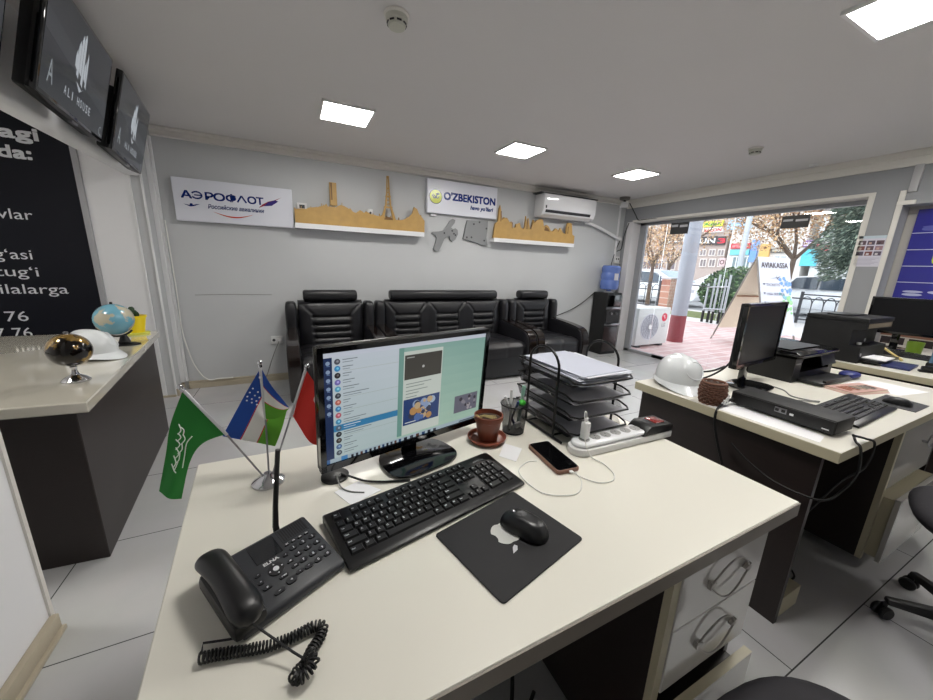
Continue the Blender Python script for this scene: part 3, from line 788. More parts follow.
mb = MB()
for k in range(9):
    a = k*2.4; r_ = .02*(k%3)/2
    mb.ball((r_*math.cos(a)-.01, r_*math.sin(a), .135+.012*(k%4)), .014, 8, 6, (1,1,1.5))
mb.build('succulent', M_leafd, t)

# board with white lettering on the pier
t = thing('information_board', 'tall black board with white lettering behind the counter', 'sign', (-1.9,4.0,.35))
MB().box(-2.38,3.985,.30,-1.445,3.999,2.30).build('panel', mat('board_navy_black', (15,17,27), .6, spec=.25), t, world=True, smooth=0)
MB().box(-1.445,3.975,.30,-1.41,3.999,2.30).build('side_frame', mat('frame_grey', (168,168,172), .5), t, world=True, smooth=0)
wt = (226,228,232)
def rt_text(s, xr, zb, size, bold=0, width=None):
    p = Panel((0,3.984,0), (1,0,0), (0,0,1)); p.text(s, xr-width, zb, size, wt, 2, bold=bold, width=width); p.build('lettering', M_painted, t)
rt_text('agi', -1.611, 2.080, .115, .004, .195)
rt_text('da:', -1.67, 1.946, .115, .004, .17)
rt_text('vlar', -1.73, 1.518, .105, 0, .185)
rt_text('g\u2018asi', -1.785, 1.226, .105, 0, .20)
rt_text('tug\u2018i', -1.772, 1.098, .105, 0, .235)
rt_text('ilalarga', -1.635, .965, .105, 0, .374)
rt_text('76', -1.895, .752, .112, 0, .125)
rt_text('7 76', -1.895, .622, .112, 0, .20)

# ------------------------------------------------------------------ the three televisions
def tv(label, c, yaw, tilt):
    rg = Vector((-math.sin(yaw), math.cos(yaw), 0)); n_ = Vector((math.cos(yaw)*math.cos(tilt), math.sin(yaw)*math.cos(tilt), -math.sin(tilt)))
    upv = n_.cross(rg); upv = -upv if upv.z < 0 else upv
    m = Matrix((rg, upv.cross(rg), upv)).transposed()
    t = thing('television', label, 'television', c, 0, 'wall televisions'); t.rotation_euler = m.to_euler()
    w, h = .73, .427
    MB().box(-w/2,.0,-h/2,w/2,.03,h/2).build('frame', M_blackg, t, bevel=.004)
    MB().box(-w/2+.03,.03,-h/2-.0,w/2-.03,.075,h/2-.09).build('back_housing', M_blackm, t, bevel=.012)
    MB().prism([(-w/2,-h/2),(w/2,-h/2),(w/2-.12,-h/2-.012),(-w/2+.12,-h/2-.012)], .004, .03, 'y').build('chin', M_black, t, smooth=0)
    MB().box(-.03,-.002,-h/2-.018,.03,.012,-h/2-.008).build('brand_plate', M_steel, t, smooth=0)
    p = Panel((0,-.0008,0), (1,0,0), (0,0,1), .0006)
    sw, sh = w/2-.012, h/2-.014
    p.rect(-sw,-sh,sw,sh,(40,43,48),0)
    p.poly([(-sw,.02),(sw,-.10),(sw,-.02),(-sw,.10)], (52,55,60), .5)
    wh = (166,172,178)
    for (x, z0, z1, d) in [(-.062,.0,.07,.010),(-.040,-.03,.115,.012),(-.014,-.01,.15,.012),(.012,-.05,.165,.011),(.036,-.02,.06,.010),(.056,-.045,.10,.008)]:
        p.poly([(x-d,z0),(x+d,z0-.012),(x+d,z1-.02),(x+d*.1,z1),(x-d,z1-.03)], wh, 1)
    p.poly([(-.04,-.055),(.02,-.075),(.05,-.06),(.0,-.09)], wh, 1)
    for k, ch in enumerate('ALI HOUSE'):
        if ch != ' ': p.text(ch, -.145+.034*k+(.008 if ch == 'I' else 0), -.145, .052, wh, 1, width=(.007 if ch == 'I' else .022))
    p.text('A', -.30, -.155, .13, (130,136,140), 1, width=.05)
    p.text('C', .285, -.19, .06, (120,126,130), 1); p.rect(.30,-.193,.345,-.188,(96,100,104),1)
    p.build('screen', M_tv, t, world=False)
    o = MB().box(-.10,.075,-.10,.10,.09,.10).build('mount_plate', M_black, t, smooth=0)
    MB().box(-.025,.09,-.03,.025,.15,.03).build('mount_arm', M_black, t, smooth=0)
    return t
tv('large television on the beam, middle of the row, dark screen reading ALI HOUSE', (-.788,2.424,2.083), .0955, .249)
tv('television on the beam farthest from the camera, dark screen reading ALI HOUSE', (-.848,3.230,2.071), .109, .2506)
tv('television on the beam at the photo left edge, mostly cut off', (-.738,1.55,2.09), .09, .249)
# ------------------------------------------------------------------ near desk
DT = .75
def oval_handle(mb_parent, cx, y, cz, w=.155, h=.10, rz=0):
    """lens-shaped wire pull with two small triangular ends"""
    mb = MB(); n = 16
    for s_ in (-1, 1):
        pts = [(cx-w/2+w*k/n, y-.007-.004*math.sin(PI*k/n), cz+s_*h/2*math.sin(PI*k/n)-.004*(k/n-.5)*2) for k in range(n+1)]
        mb.tube(pts,   .0022, 6)
    for s_ in (-1, 1):
        x = cx+s_*w/2; z = cz-s_*.004
        mb.prism([(x-s_*.0,z+.010),(x-s_*.022,z),(x-s_*.0,z-.010)], y-.009, y-.001, 'y')
    return mb.build('handle', mat('handle_satin', (168,164,158), .4, metal=.3), mb_parent)
def drawer_unit(t, name, x0, x1, y, z0, z1, deep, open_=0, world=True):
    """one drawer with its pull; y is the face of the closed front"""
    yf = y-open_
    mb = MB().box(x0, yf, z0, x1, yf+.018, z1)
    d = mb.build('drawer', M_drawer, t, bevel=.0015, seg=1)
    if open_: MB().box(x0+.01, yf+.018, z0+.01, x1-.01, yf+deep, z1-.05).build('box', M_wenge, d, smooth=0)
    if open_: MB().box(x0, yf+.0005, z1-.0005, x1, yf+.0185, z1+.001).build('top_edge', M_edge, d, smooth=0)
    oval_handle(d, (x0+x1)/2+.01, yf, (z0+z1)/2+.005)
    return d

t = thing('office_desk', 'cream-topped office desk in the foreground with phone, monitor and keyboard on it', 'desk', (0,0,0))
MB().prism([(-.20,.312),(1.092,.315),(1.083,1.062),(-.262,1.066)], .712, DT).build('desktop', M_desk, t, bevel=.0025, seg=1)
MB().prism([(-.198,.3095),(1.090,.3125),(1.0905,.3155),(-.1985,.3125)], .7135, .7485).build('edge_band', mat('edge_band_shaded', (128,120,110), .45), t, smooth=0)  # shade on the front edge put into the band colour
MB().box(-.19,.40,0,-.165,1.0,.712).build('side_panel', M_wenge, t, smooth=0)
MB().box(-.16,.93,.12,1.03,.948,.712).build('modesty_panel', M_wenge, t, smooth=0)
mb = MB(); mb.box(.645,.341,.05,.663,.90,.712); mb.box(.968,.342,.05,.985,.90,.712); mb.box(.663,.88,.05,.968,.90,.712); mb.box(.663,.36,.05,.968,.88,.07); mb.box(.663,.36,.365,.968,.88,.372)
mb.build('pedestal', M_wenge, t, smooth=0)
MB().box(.640,.325,.05,.664,.341,.712).build('pedestal_edge', M_edge, t, smooth=0)
drawer_unit(t, 'drawer', .665, .985, .322, .558, .708, .5)
drawer_unit(t, 'drawer', .665, .985, .322, .385, .555, .5)
drawer_unit(t, 'drawer', .665, .985, .322, .14, .360, .45, .030)
MB().lathe([(.034,.0),(.034,.006),(.028,.009),(.0001,.009)], c=(.064,.866,DT), n=24).build('cable_grommet', M_black, t)

# ---- keyboard
M_keyv = vmat('keycaps', .42)
def keyboard(label, loc, rz):
    t = thing('keyboard', label, 'keyboard', loc, rz, )
    w, d = .452, .158
    prof = [(-d/2,.002),(-d/2,.009),(-d/2+.012,.012),(d/2-.01,.024),(d/2,.020),(d/2,.002)]
    MB().prism(prof, -w/2, w/2, 'x').build('body', M_black, t, bevel=.003)
    # raised rim
    sl = (.024-.012)/(d-.022); zf = lambda y: .012+sl*(y-(-d/2+.012))
    U = .0187
    rows = []
    top = [(0,1,'Esc'),(2,1,'F1'),(3,1,'F2'),(4,1,'F3'),(5,1,'F4'),(6.5,1,'F5'),(7.5,1,'F6'),(8.5,1,'F7'),(9.5,1,'F8'),(11,1,'F9'),(12,1,'F10'),(13,1,'F11'),(14,1,'F12'),(15.3,1,'Pr'),(16.3,1,'Sc'),(17.3,1,'Br')]
    def row(s, x=0): return [(x+i, 1, ch) for i, ch in enumerate(s)]
    r1 = row('`1234567890-=')+[(13,2,'<-'),(15.3,1,'In'),(16.3,1,'Hm'),(17.3,1,'Pu')]+[(18.6,1,'Nm'),(19.6,1,'/'),(20.6,1,'*'),(21.6,1,'-')]
    r2 = [(0,1.5,'Tab')]+row('QWERTYUIOP[]',1.5)+[(13.5,1.5,'\\'),(15.3,1,'De'),(16.3,1,'En'),(17.3,1,'Pd')]+[(18.6,1,'7'),(19.6,1,'8'),(20.6,1,'9')]
    r3 = [(0,1.75,'Caps')]+row("ASDFGHJKL;'",1.75)+[(12.75,2.25,'Enter')]+[(18.6,1,'4'),(19.6,1,'5'),(20.6,1,'6')]
    r4 = [(0,2.25,'Shift')]+row('ZXCVBNM,./',2.25)+[(12.25,2.75,'Shift'),(16.3,1,'^')]+[(18.6,1,'1'),(19.6,1,'2'),(20.6,1,'3')]
    r5 = [(0,1.5,'Ctrl'),(1.5,1.25,'W'),(2.75,1.25,'Alt'),(4,6,''),(10,1.25,'Alt'),(11.25,1.25,'W'),(12.5,1,'M'),(13.5,1.5,'Ctrl'),(15.3,1,'<'),(16.3,1,'v'),(17.3,1,'>')]+[(18.6,2,'0'),(20.6,1,'.')]
    tall = [(21.6,'+',2.5,2),(21.6,'En',4.5,2)]
    x_off = -w/2+.0125; ytop = d/2-.050
    count = 0; rest = []
    def add_key(mb, u, wu, ch, ry, hu=1):
        x0 = x_off+u*U+.0009; x1 = x_off+(u+wu)*U-.0009
        yc = ytop-ry*U; y1 = yc+U*.46; y0 = y1-(hu*U-.0018)
        z0, z1 = zf(y0), zf(y1); H = .0046; i_ = .0022
        mb.color((17,17,19))
        mb.add([(x0,y0,z0),(x1,y0,z0),(x1,y1,z1),(x0,y1,z1),(x0+i_,y0+.0018,z0+H),(x1-i_,y0+.0018,z0+H),(x1-i_,y1-i_,z1+H),(x0+i_,y1-i_,z1+H)],
               [(4,5,6,7),(0,1,5,4),(1,2,6,5),(2,3,7,6),(3,0,4,7)])
        if ch:
            s_ = .0062 if len(ch) == 1 else .0042
            vs, fs = text_polys(ch, s_, .00012)
            mb.color((196,198,202))
            oy = y0+.0018; ln = y1-i_-oy
            mb.add([(x0+i_+.0016+a, oy+ln-.0068+b, z0+H+(z1-z0)*((ln-.0068+b)/ln)+.00025) for a, b in vs], fs)
    allk = [(u,wu,ch,-1.3,1) for u,wu,ch in top]
    for k, r in enumerate((r1,r2,r3,r4,r5)): allk += [(u,wu,ch,k,1) for u,wu,ch in r]
    allk += [(21.6,1,'+',1,2),(21.6,1,'En',3,2)]
    for i, kk in enumerate(allk):
        if i < 99:
            mb = MB(); add_key(mb, *kk); mb.build('key', M_keyv, t, smooth=0)
        else: rest.append(kk)
    mb = MB()
    for kk in rest: add_key(mb, *kk)
    if rest: tag(mb.build('keys', M_keyv, t, smooth=0), kind='stuff')
    p = Panel((.160, d/2-.030, zf(d/2-.030)+.0004), (1,0,0), (0,1,sl)); p.text('A4TECH', 0, 0, .008, (170,172,176), 1, width=.034)
    p.build('brand_print', M_painted, t, world=False)
    return t
kb1 = keyboard('black full-size keyboard in front of the lit monitor on the foreground desk', (.259,.670,DT+.0005), math.radians(12.2))

# ---- mouse pad and mouse
t = thing('mouse_pad', 'black square mouse pad with a pale apple emblem on the foreground desk', 'mouse pad', (.364,.507,DT), math.radians(14))
def rrect(w, h, r, n=5):
    out = []
    for (sx, sy, a0) in ((1,1,0),(-1,1,90),(-1,-1,180),(1,-1,270)):
        for k in range(n+1):
            a = math.radians(a0+90*k/n); out.append((sx*(w/2-r)+r*math.cos(a), sy*(h/2-r)+r*math.sin(a)))
    return out
MB().prism(rrect(.236,.196,.008), .0004, .0034).build('pad', mat('pad_black', (18,17,21), .7, nz=.12, nscale=40), t, bevel=.0008, seg=1)
e = at(505.5,532.5,'z',DT+.004); e2 = at(516,544,'z',DT+.004)
d_ = Vector((e2.x-e.x, e2.y-e.y)).normalized(); ui = Vector((d_.x, d_.y, 0)); ri = Vector((d_.y, -d_.x, 0))
p = Panel((e.x, e.y, DT+.0036), ri, ui, .0002)
S_ = .032
ap = []
for k in range(48):
    a = 2*PI*k/48; r_ = 1.0-.10*math.exp(-((a-PI/2)/.25)**2)-.12*math.exp(-((a-PI*1.5)/.22)**2)+.04*math.cos(2*a)
    x_, y_ = r_*math.cos(a)*S_*.93, r_*math.sin(a)*S_
    if x_ > .45*S_:
        dx, dy = x_-S_*1.22, y_-S_*.08
        if math.hypot(dx, dy) < S_*.5:
            s_ = S_*.5/max(1e-6, math.hypot(dx, dy)); x_, y_ = S_*1.22+dx*s_, S_*.08+dy*s_
            if x_ > S_*.93: x_ = S_*.80
    ap.append((x_, y_))
p.poly(ap, (196,196,192), 1)
p.poly([(.004,S_*1.08),(.004+.007,S_*1.22),(.019,S_*1.62),(.006,S_*1.5),(.0,S_*1.25)], (196,196,200), 1)
p.build('apple_emblem', M_painted, t)

def mouse(label, loc, rz, s=1.0):
    t = thing('computer_mouse', label, 'mouse', loc, rz)
    L_, W_, H_ = .106*s, .060*s, .034*s
    def f(u, v):
        a = 2*PI*u; ph = PI/2*v
        x = math.copysign(abs(math.cos(a))**.8, math.cos(a)); y = math.copysign(abs(math.sin(a))**.8, math.sin(a))
        wst = 1-.10*math.exp(-((y+.1)/.35)**2)
        c_ = math.cos(ph)**.55
        z = H_*math.sin(ph)**.9*(1-.28*max(0, y*c_)**1.5)
        return (x*W_/2*c_*wst, y*L_/2*c_, z+.002)
    MB().grid(f, 40, 16).build('shell', mat('mouse_black', (17,18,21), .35), t, smooth=60)
    mb = MB(); mb.tube([(0,L_*.49-.004,H_*.40),(0,L_*.36,H_*.70),(0,L_*.18,H_*.93),(0,L_*.05,H_*1.02)], .0009, 5); mb.build('button_seam', M_blackg, t)
    MB().lathe([(.0001,-.003),(.007*s,-.003),(.008*s,0),(.007*s,.003),(.0001,.003)], c=(0,L_*.26,H_*.80), n=18, axis='x').build('scroll_wheel', M_steel, t)
    return t
mouse('black wireless mouse resting on the apple-emblem mouse pad', (.402,.510,DT+.0036), math.radians(27))

# ---- monitor
def monitor(label, loc, rz, w, h, z0, tilt, art=None, base_shift=(0,0)):
    t = thing('computer_monitor', label, 'monitor', loc, rz)
    M = T(0,.03,z0+h/2) @ Matrix.Rotation(tilt, 4, 'X')
    mb = MB(); mb.M = M
    b = .0135
    for (x0,zz0,x1,zz1) in [(-w/2,h/2-b,w/2,h/2),(-w/2,-h/2,w/2,-h/2+b*1.35),(-w/2,-h/2,-w/2+b,h/2),(w/2-b,-h/2,w/2,h/2)]: mb.box(x0,-.006,zz0,x1,.012,zz1)
    mb.build('bezel', M_blackg, t, smooth=0)
    mb = MB(); mb.M = M; mb.box(-w/2,.008,-h/2,w/2,.026,h/2); mb.build('back_shell', M_black, t, bevel=.004)
    mb = MB(); mb.M = M; mb.box(-w*.3,.024,-h*.3,w*.3,.05,h*.3); mb.build('back_housing', M_black, t, bevel=.015)
    if art:
        p = Panel(M @ Vector((0,0,0)), (M.to_3x3() @ Vector((1,0,0))), (M.to_3x3() @ Vector((0,0,1))), .0004)
        art(p, w/2-b, h/2-b); p.build('screen', M_screen, t, world=False)
    else:
        mb = MB(); mb.M = M; mb.box(-w/2+b,-.001,-h/2+b,w/2-b,.002,h/2-b); mb.build('screen', mat('screen_off', (14,14,17), .33, spec=.3), t, smooth=0)
    mb = MB(); bx, by = base_shift
    mb.prism([(bx-.024,.060),(bx+.024,.060),(bx+.02,.084),(bx-.02,.084)], .008, z0+.12, 'z'); mb.build('neck', M_blackg, t, bevel=.004)
    base = []
    for k in range(40):
        a = 2*PI*k/40; c_, s_ = math.cos(a), math.sin(a)
        x_ = math.copysign(abs(c_)**.62, c_)*(.108-.012*s_); y_ = math.copysign(abs(s_)**.75, s_)*.086
        base.append((x_+bx, y_+by+.036))
    mb = MB(); mb.prism(base, .001, .010); mb.build('foot', M_blackg, t, bevel=.003)
    return t
def art_chat(p, hw, hh):
    def X_(u):
        a = [0,.075,.55,.585,.80,1]; b_ = [0,.042,.39,.42,.675,1]
        for k in range(5):
            if u <= a[k+1]+1e-9: return -hw+2*hw*(b_[k]+(u-a[k])/(a[k+1]-a[k])*(b_[k+1]-b_[k]))
        return hw
    V_ = lambda v: hh-2*hh*v
    R = lambda u0,v0,u1,v1,c,L=1: p.rect(X_(u0),V_(v1),X_(u1),V_(v0),c,L)
    R(0,0,1,1,(206,216,206),0)
    n = 10
    for k in range(n):                         # pale gradient of the list column
        c = (212-2*k, 222-1*k, 232-2*k); R(.075,k/n,.55,(k+1)/n,c,.3)
    for k in range(n):
        R(.55,k/n,1,(k+1)/n,(146+4*k,186+3*k,176+2*k),.3)
    R(.075,0,1,.045,(216,222,236),.6)
    R(0,.045,.075,1,(34,52,92),.6); R(0,0,.075,.045,(216,222,236),.6)
    for k in range(7): 
        v = .09+.072*k; p.disc(X_(.040),V_(v),.005,(150,170,200),1.2,12,.005); R(.03,v+.02,.056,v+.026,(110,136,180),1.2)
    cols = [(86,88,98),(64,150,206),(40,36,40),(126,116,190),(96,170,206),(60,66,76),(196,110,96),(76,140,190),(196,104,120),(80,150,190),(90,110,130),(50,54,60),(70,64,60),(90,120,160),(80,90,100)]
    for k, c in enumerate(cols):
        v = .085+.0585*k
        if k == 10: R(.075,v-.03,.55,v+.03,(64,138,186),.8)
        p.disc(X_(.108),V_(v),.0072,c,1.2,16); p.disc(X_(.110),V_(v-.003),.003,tuple(min(255,q+70) for q in c),1.6,10)
        ln = [.10,.07,.06,.08,.11,.18,.05,.09,.07,.16,.12,.20,.06,.09,.10][k]
        R(.142,v-.016,.142+ln,v-.009,(130,138,144) if k != 10 else (226,236,246),1.2); R(.142,v+.006,.142+ln*.7,v+.012,(140,150,156) if k != 10 else (200,222,240),1.2)
        if k in (1,5,7,9,11): R(.15,v+.024,.545,v+.0265,(176,184,170),1.0)
    R(.55,.045,.585,.93,(120,166,156),.8)
    R(.585,.085,.80,.93,(216,224,216),.8)
    R(.59,.12,.795,.36,(62,60,56),1.2); p.disc(X_(.69),V_(.25),.004,(200,200,200),1.8,10); R(.60,.14,.64,.15,(170,170,170),1.8)
    for k, (u1, v) in enumerate([(.74,.40),(.70,.43),(.72,.47),(.67,.50),(.66,.535)]): R(.60,v,u1,v+.009,(150,160,156),1.2)
    R(.59,.56,.795,.83,(44,70,124),1.2)
    random.seed(3)
    for k in range(26):
        c = random.choice([(196,150,96),(150,170,206),(90,120,180),(206,180,140),(60,66,90),(176,196,220)])
        p.disc(X_(.692+random.uniform(-.06,.06)), V_(.69+random.uniform(-.09,.09)), random.uniform(.005,.013), c, 1.4+.05*k, 9)
    R(.60,.80,.66,.81,(220,224,230),3)
    R(.87,.66,.985,.86,(116,116,130),1.2)
    for k in range(14): p.disc(X_(.875+random.uniform(.01,.10)), V_(.67+random.uniform(.01,.17)), random.uniform(.003,.008), random.choice([(150,146,156),(90,86,100),(70,66,76),(176,170,176)]), 1.4+.05*k, 8)
    R(0,.945,1,1,(178,196,206),2.2)
    R(0,.945,.035,1,(70,110,160),2.6); R(.12,.945,.165,1,(72,140,196),2.6)
    for k in range(18):
        u = .19+.034*k; R(u,.957,u+.018,.99,[(30,34,44),(60,64,74),(90,60,50),(40,70,110)][k%4],2.6)
    R(.90,.965,.985,.98,(90,100,110),2.6)
monitor('lit black computer monitor showing a chat program on the foreground desk', (.292,.855,DT), math.radians(13.9), .520, .318, .038, math.radians(4.4), art_chat, (-.0,-.015))
tag(MB().tube(smooth_path([(.078,.856,DT+.0125),(.10,.835,DT+.01),(.13,.81,DT+.006),(.17,.79,DT+.005),(.20,.782,DT+.004),(.235,.772,DT+.004)]), .0028, 6).build('monitor_cable', M_cable_b), 'black cable curling from the desk grommet towards the keyboard', 'cable')
tag(MB().tube(smooth_path([(.066,.848,DT+.0115),(.072,.81,DT+.004),(.09,.785,DT+.003),(.12,.768,DT+.003)]), .0018, 6).build('thin_cable', M_cable_g), 'thin grey cable from the desk grommet beside the keyboard', 'cable')
t = tag(MB().prism([(.055,.80),(.115,.822),(.16,.765),(.085,.735)], DT+.0003, DT+.0012).build('white_slip', M_paper, smooth=0), 'white paper slip half under the keyboard left end', 'paper')
t = tag(MB().prism([(.51,.79),(.565,.85),(.598,.80),(.54,.745)], DT+.0003, DT+.0012).build('white_slip', M_paper, smooth=0), 'white slip standing in for a bright reflection between keyboard and smartphone', 'paper')  # flat white piece put in for the glare on the desktop

# ---- desk phone
t = thing('desk_phone', 'black desk telephone with antenna and handset on the left of the foreground desk', 'telephone', (-.0575,.588,DT), math.radians(27)); t.scale = (.84,.84,.84)
w, d = .20, .172
prof = [(-d/2,.004),(-d/2,.020),(-d/2+.01,.026),(d/2-.01,.050),(d/2,.044),(d/2,.004)]
sl = (.050-.026)/(d-.02); zf = lambda y: .026+sl*(y+d/2-.01)
MB().prism(prof, -w/2, w/2, 'x').build('base', M_dgrey, t, bevel=.005)
def on_phone(mb): mb.M = T(0,0,zf(0)) @ Matrix.Rotation(math.atan(sl), 4, 'X'); return mb
mb = on_phone(MB()); mb.box(-.030,.020,0,.022,.074,.0016); scr = mb.build('screen', mat('phone_screen', (30,32,36), .15, coat=.4), t, bevel=.0006, seg=1)
mb = on_phone(MB()); mb.color((206,208,210))
vs, fs = text_polys('ELNA', .0095, .0004); mb.add([(-.022+a*1.3, .0085+b, .0012) for a, b in vs], fs)
mb.build('brand_print', M_painted, t, smooth=0)
mb = on_phone(MB()); mb.box(.030,.036,0,.090,.076,.0012)
gr = mb.build('speaker_grille', M_dgrey, t, bevel=.0005, seg=1)
mb = on_phone(MB())
for k in range(11): mb.box(.034+.005*k,.040,.0012,.0364+.005*k,.072,.0018)
mb.build('slits', M_black, gr, smooth=0)
def pkey(x, y, kw, kh, legend='', col=(38,39,43), round_=True):
    mb = on_phone(MB()); mb.color(col)
    pts = rrect(kw, kh, min(kw,kh)*.48, 4) if round_ else rrect(kw, kh, .0015, 2)
    mb.prism([(x+a, y+b) for a, b in pts], 0, .0032)
    if legend:
        s_ = .0075 if len(legend) == 1 else .0042
        vs, fs = text_polys(legend, s_, .00022); 
        x0 = min(a for a, b in vs); x1 = max(a for a, b in vs); y0 = min(b for a, b in vs); y1 = max(b for a, b in vs)
        mb.color((214,216,220)); mb.add([(x+a-(x0+x1)/2, y+b-(y0+y1)/2, .0035) for a, b in vs], fs)
    return mb.build('key', M_keyv, t, smooth=0)
for r_, row_ in enumerate(('123','456','789','*0#')):
    for c_, ch in enumerate(row_): pkey(.040+.021*c_, .012-.0205*r_, .0165, .0105, ch)
for c_ in range(4): pkey(.036+.0145*c_-.002, .028, .0105, .006, 'M%d' % (c_+1))
for (x, y, kw, kh, lg) in [(.020,.006,.012,.008,'-'),(.020,-.014,.014,.007,'ok'),(.022,-.030,.016,.008,'tel'),(.022,-.048,.016,.008,'..'),(-.038,-.002,.012,.008,'...'),(-.040,-.020,.012,.009,'*'),(-.036,-.038,.016,.008,'IP'),(-.004,-.036,.018,.008,'redial'),(-.024,-.060,.020,.009,'---')]: pkey(x, y, kw, kh, lg)
pkey(.002,-.054,.020,.015,'<)')
mb = on_phone(MB()); mb.color((30,31,34)); mb.lathe([(.0145,0),(.0145,.0025),(.0001,.003)], c=(-.008,-.012,0), n=28); mb.color((214,216,220))
mb.lathe([(.0055,.0028),(.0055,.0042),(.0001,.0044)], c=(-.008,-.012,0), n=16)
for k in range(4):
    a = PI/2*k; mb.add([(-.008+.0115*math.cos(a)+.0022*math.cos(a+q), -.012+.0115*math.sin(a)+.0022*math.sin(a+q), .0036) for q in (0,2.1,4.2)], [(0,1,2)])
mb.build('navigation_pad', M_keyv, t, smooth=40)
MB().tube([(.040,d/2-.004,.030),(.042,d/2+.008,.05),(.046,d/2+.008,.10),(.062,d/2+.006,.235)], .0074, 10, r1=.0052).build('antenna', M_black, t)
# handset in its cradle on the left
MB().box(-w/2-.012,-.085,.006,-w/2+.045,.088,.040).build('cradle', M_black, t, bevel=.010)
def hs(u, v):
    a = 2*PI*u; s_ = (v-.5)*2
    L_ = .105
    r_ = (1-abs(s_)**7)**.5 if abs(s_) < 1 else 0
    wid = (.024+.007*abs(s_)**2)*r_; thk = (.014+.010*abs(s_)**3)*r_
    lift = .062+.012*(1-s_*s_)
    return (-w/2+.012+wid*math.copysign(abs(math.cos(a))**.8, math.cos(a)), s_*L_, lift+thk*math.sin(a)-.008*abs(s_)**3)
MB().grid(hs, 28, 40).build('handset', mat('handset_black', (13,13,15), .38), t, smooth=70)
# the coiled cord
path = smooth_path([(-.150,.482,0),(-.128,.478,0),(-.10,.470,0),(-.07,.463,0),(-.046,.461,0),(-.026,.463,0),(-.008,.466,0),(.004,.460,0),(.000,.446,0),(-.012,.432,0),(-.020,.418,0),(-.034,.406,0),(-.024,.396,0),(-.010,.405,0),(-.018,.418,0)], 40)
ln = 0; hel = []; pr2 = path[0]
for i, p_ in enumerate(path):
    ln += (p_-pr2).length; pr2 = p_
    tg_ = (path[min(i+1,len(path)-1)]-path[max(i-1,0)]); tg_.z = 0; tg_.normalize(); sd = Vector((-tg_.y, tg_.x, 0))
    a = ln/.0046*2*PI; r_ = .0066
    z_ = DT+.0088+(.012 if i > len(path)*.8 else 0)*min(1,(i-len(path)*.8)/60)
    hel.append(Vector((p_.x, p_.y, z_))+sd*r_*math.cos(a)+Vector((0,0,1))*r_*math.sin(a))
MB().tube(hel, .0017, 5).build('coiled_cord', M_cable_b, t, world=True)
hA = T(-.0575,.588,DT) @ Rz(math.radians(27)) @ Matrix.Scale(.84, 4)
MB().tube([hA @ Vector((-w/2+.012,-.098,.045)), Vector((-.035,.43,DT+.02)), Vector((-.022,.415,DT+.02))], .0017, 5).build('handset_lead', M_cable_b, t, world=True)
MB().tube([hA @ Vector((-w/2+.0,-.08,.012)), Vector((-.150,.505,DT+.008)), hel[0]], .0017, 5).build('base_lead', M_cable_b, t, world=True)
# ------------------------------------------------------------------ flag stand
cl = mat('flag_pole', (214,214,216), .3, metal=.6)
t = thing('flag_stand', 'chrome table flag stand with green, blue-white-green and red flags', 'flags', (-.088,.907,DT))
MB().lathe([(.037,0),(.037,.004),(.030,.010),(.012,.020),(.009,.026),(.0001,.027)], n=32).build('base', M_chrome, t)
FYP = {'g': .862, 'u': .935, 'r': .905}
def fp(k, px, py): return at(px, py, 'y', FYP[k])
def pole(k, top, slb, foot):
    a, b, c = fp(k, *top), fp(k, *slb), Vector(foot)
    o = MB().tube([c, b], .0022, 8).build('pole', M_steel, t, world=True)
    MB().tube([b, a], .0034, 8).build('sleeve', cl, o, world=True)
    d = (a-b).normalized(); mb = MB().ball(a+d*.008, .0058, 12, 8); mb.lathe([(.0045,-.004),(.0045,.003)], c=a+d*.001, n=10); mb.build('finial', M_chrome, o, world=True)
    return a, b
pole('g', (183,390), (227,435), (-.098,.905,DT+.02))
pole('u', (260,366), (265.5,419), (-.086,.912,DT+.02))
pole('r', (306,369), (290.5,417), (-.078,.905,DT+.02))
def coons(k, top, bot, n_u, n_v, colfn, fold, name, par, yoff=0):
    """cloth between two photo-measured edges, folded along its length"""
    A = smooth_path([(x,y,0) for x,y in top], 10); B = smooth_path([(x,y,0) for x,y in bot], 10)
    def sm(P_, u):
        q = u*(len(P_)-1); i = min(int(q), len(P_)-2); f = q-i; return P_[i]*(1-f)+P_[i+1]*f
    def fn(u, v):
        p_ = sm(A,u)*(1-v)+sm(B,u)*v
        w_ = fp(k, p_.x, p_.y); w_.y += fold(u, v)+yoff; return w_
    mb = MB().grid(fn, n_u, n_v, colfn); return mb.build(name, M_cloth, par, world=True, smooth=80)
gr_ = (40,128,52)
def green(u, v): return gr_
cloth = coons('g', [(183,390),(170,425),(165,455),(158,493)], [(226,434),(203,443),(190,462),(181,500)], 40, 24, green, lambda u, v: .012*math.sin(5*v+2*u)*u*(1-.4*u), 'green_flag', t)
# white calligraphy strokes and curved line on the green cloth
mb = MB(); mb.color((222,236,222))
def gpt(x, y): w_ = fp('g', x, y); w_.y -= .016; return w_
for s_ in ([(181,421),(183,427),(180,431)],[(183,424),(186,427),(185,432)],[(180,430),(183,434),(179,438)],[(185,431),(187,436),(183,441)],[(178,436),(182,441),(178,446)],[(184,440),(184,446),(180,450)],[(178,444),(181,450),(177,455)],[(182,449),(181,456),(178,459)],[(176,452),(178,459),(175,464)],[(180,458),(178,463),(176,467)],[(174,460),(176,466),(178,469)]):
    mb.tube(smooth_path([gpt(*q) for q in s_], 4), .0011, 5)
mb.build('script', M_cloth, cloth, world=True)
mb = MB(); mb.color((222,236,222)); mb.tube(smooth_path([gpt(194,433),(gpt(188.5,440)),gpt(186.5,452),gpt(184.5,464)], 5), .0011, 5); mb.build('curved_line', M_cloth, cloth, world=True)
def uz(v):
    if v < .33: return (30,74,160)
    if v < .36: return (196,40,44)
    if v < .64: return (232,230,226)
    if v < .67: return (196,40,44)
    return (92,160,44)
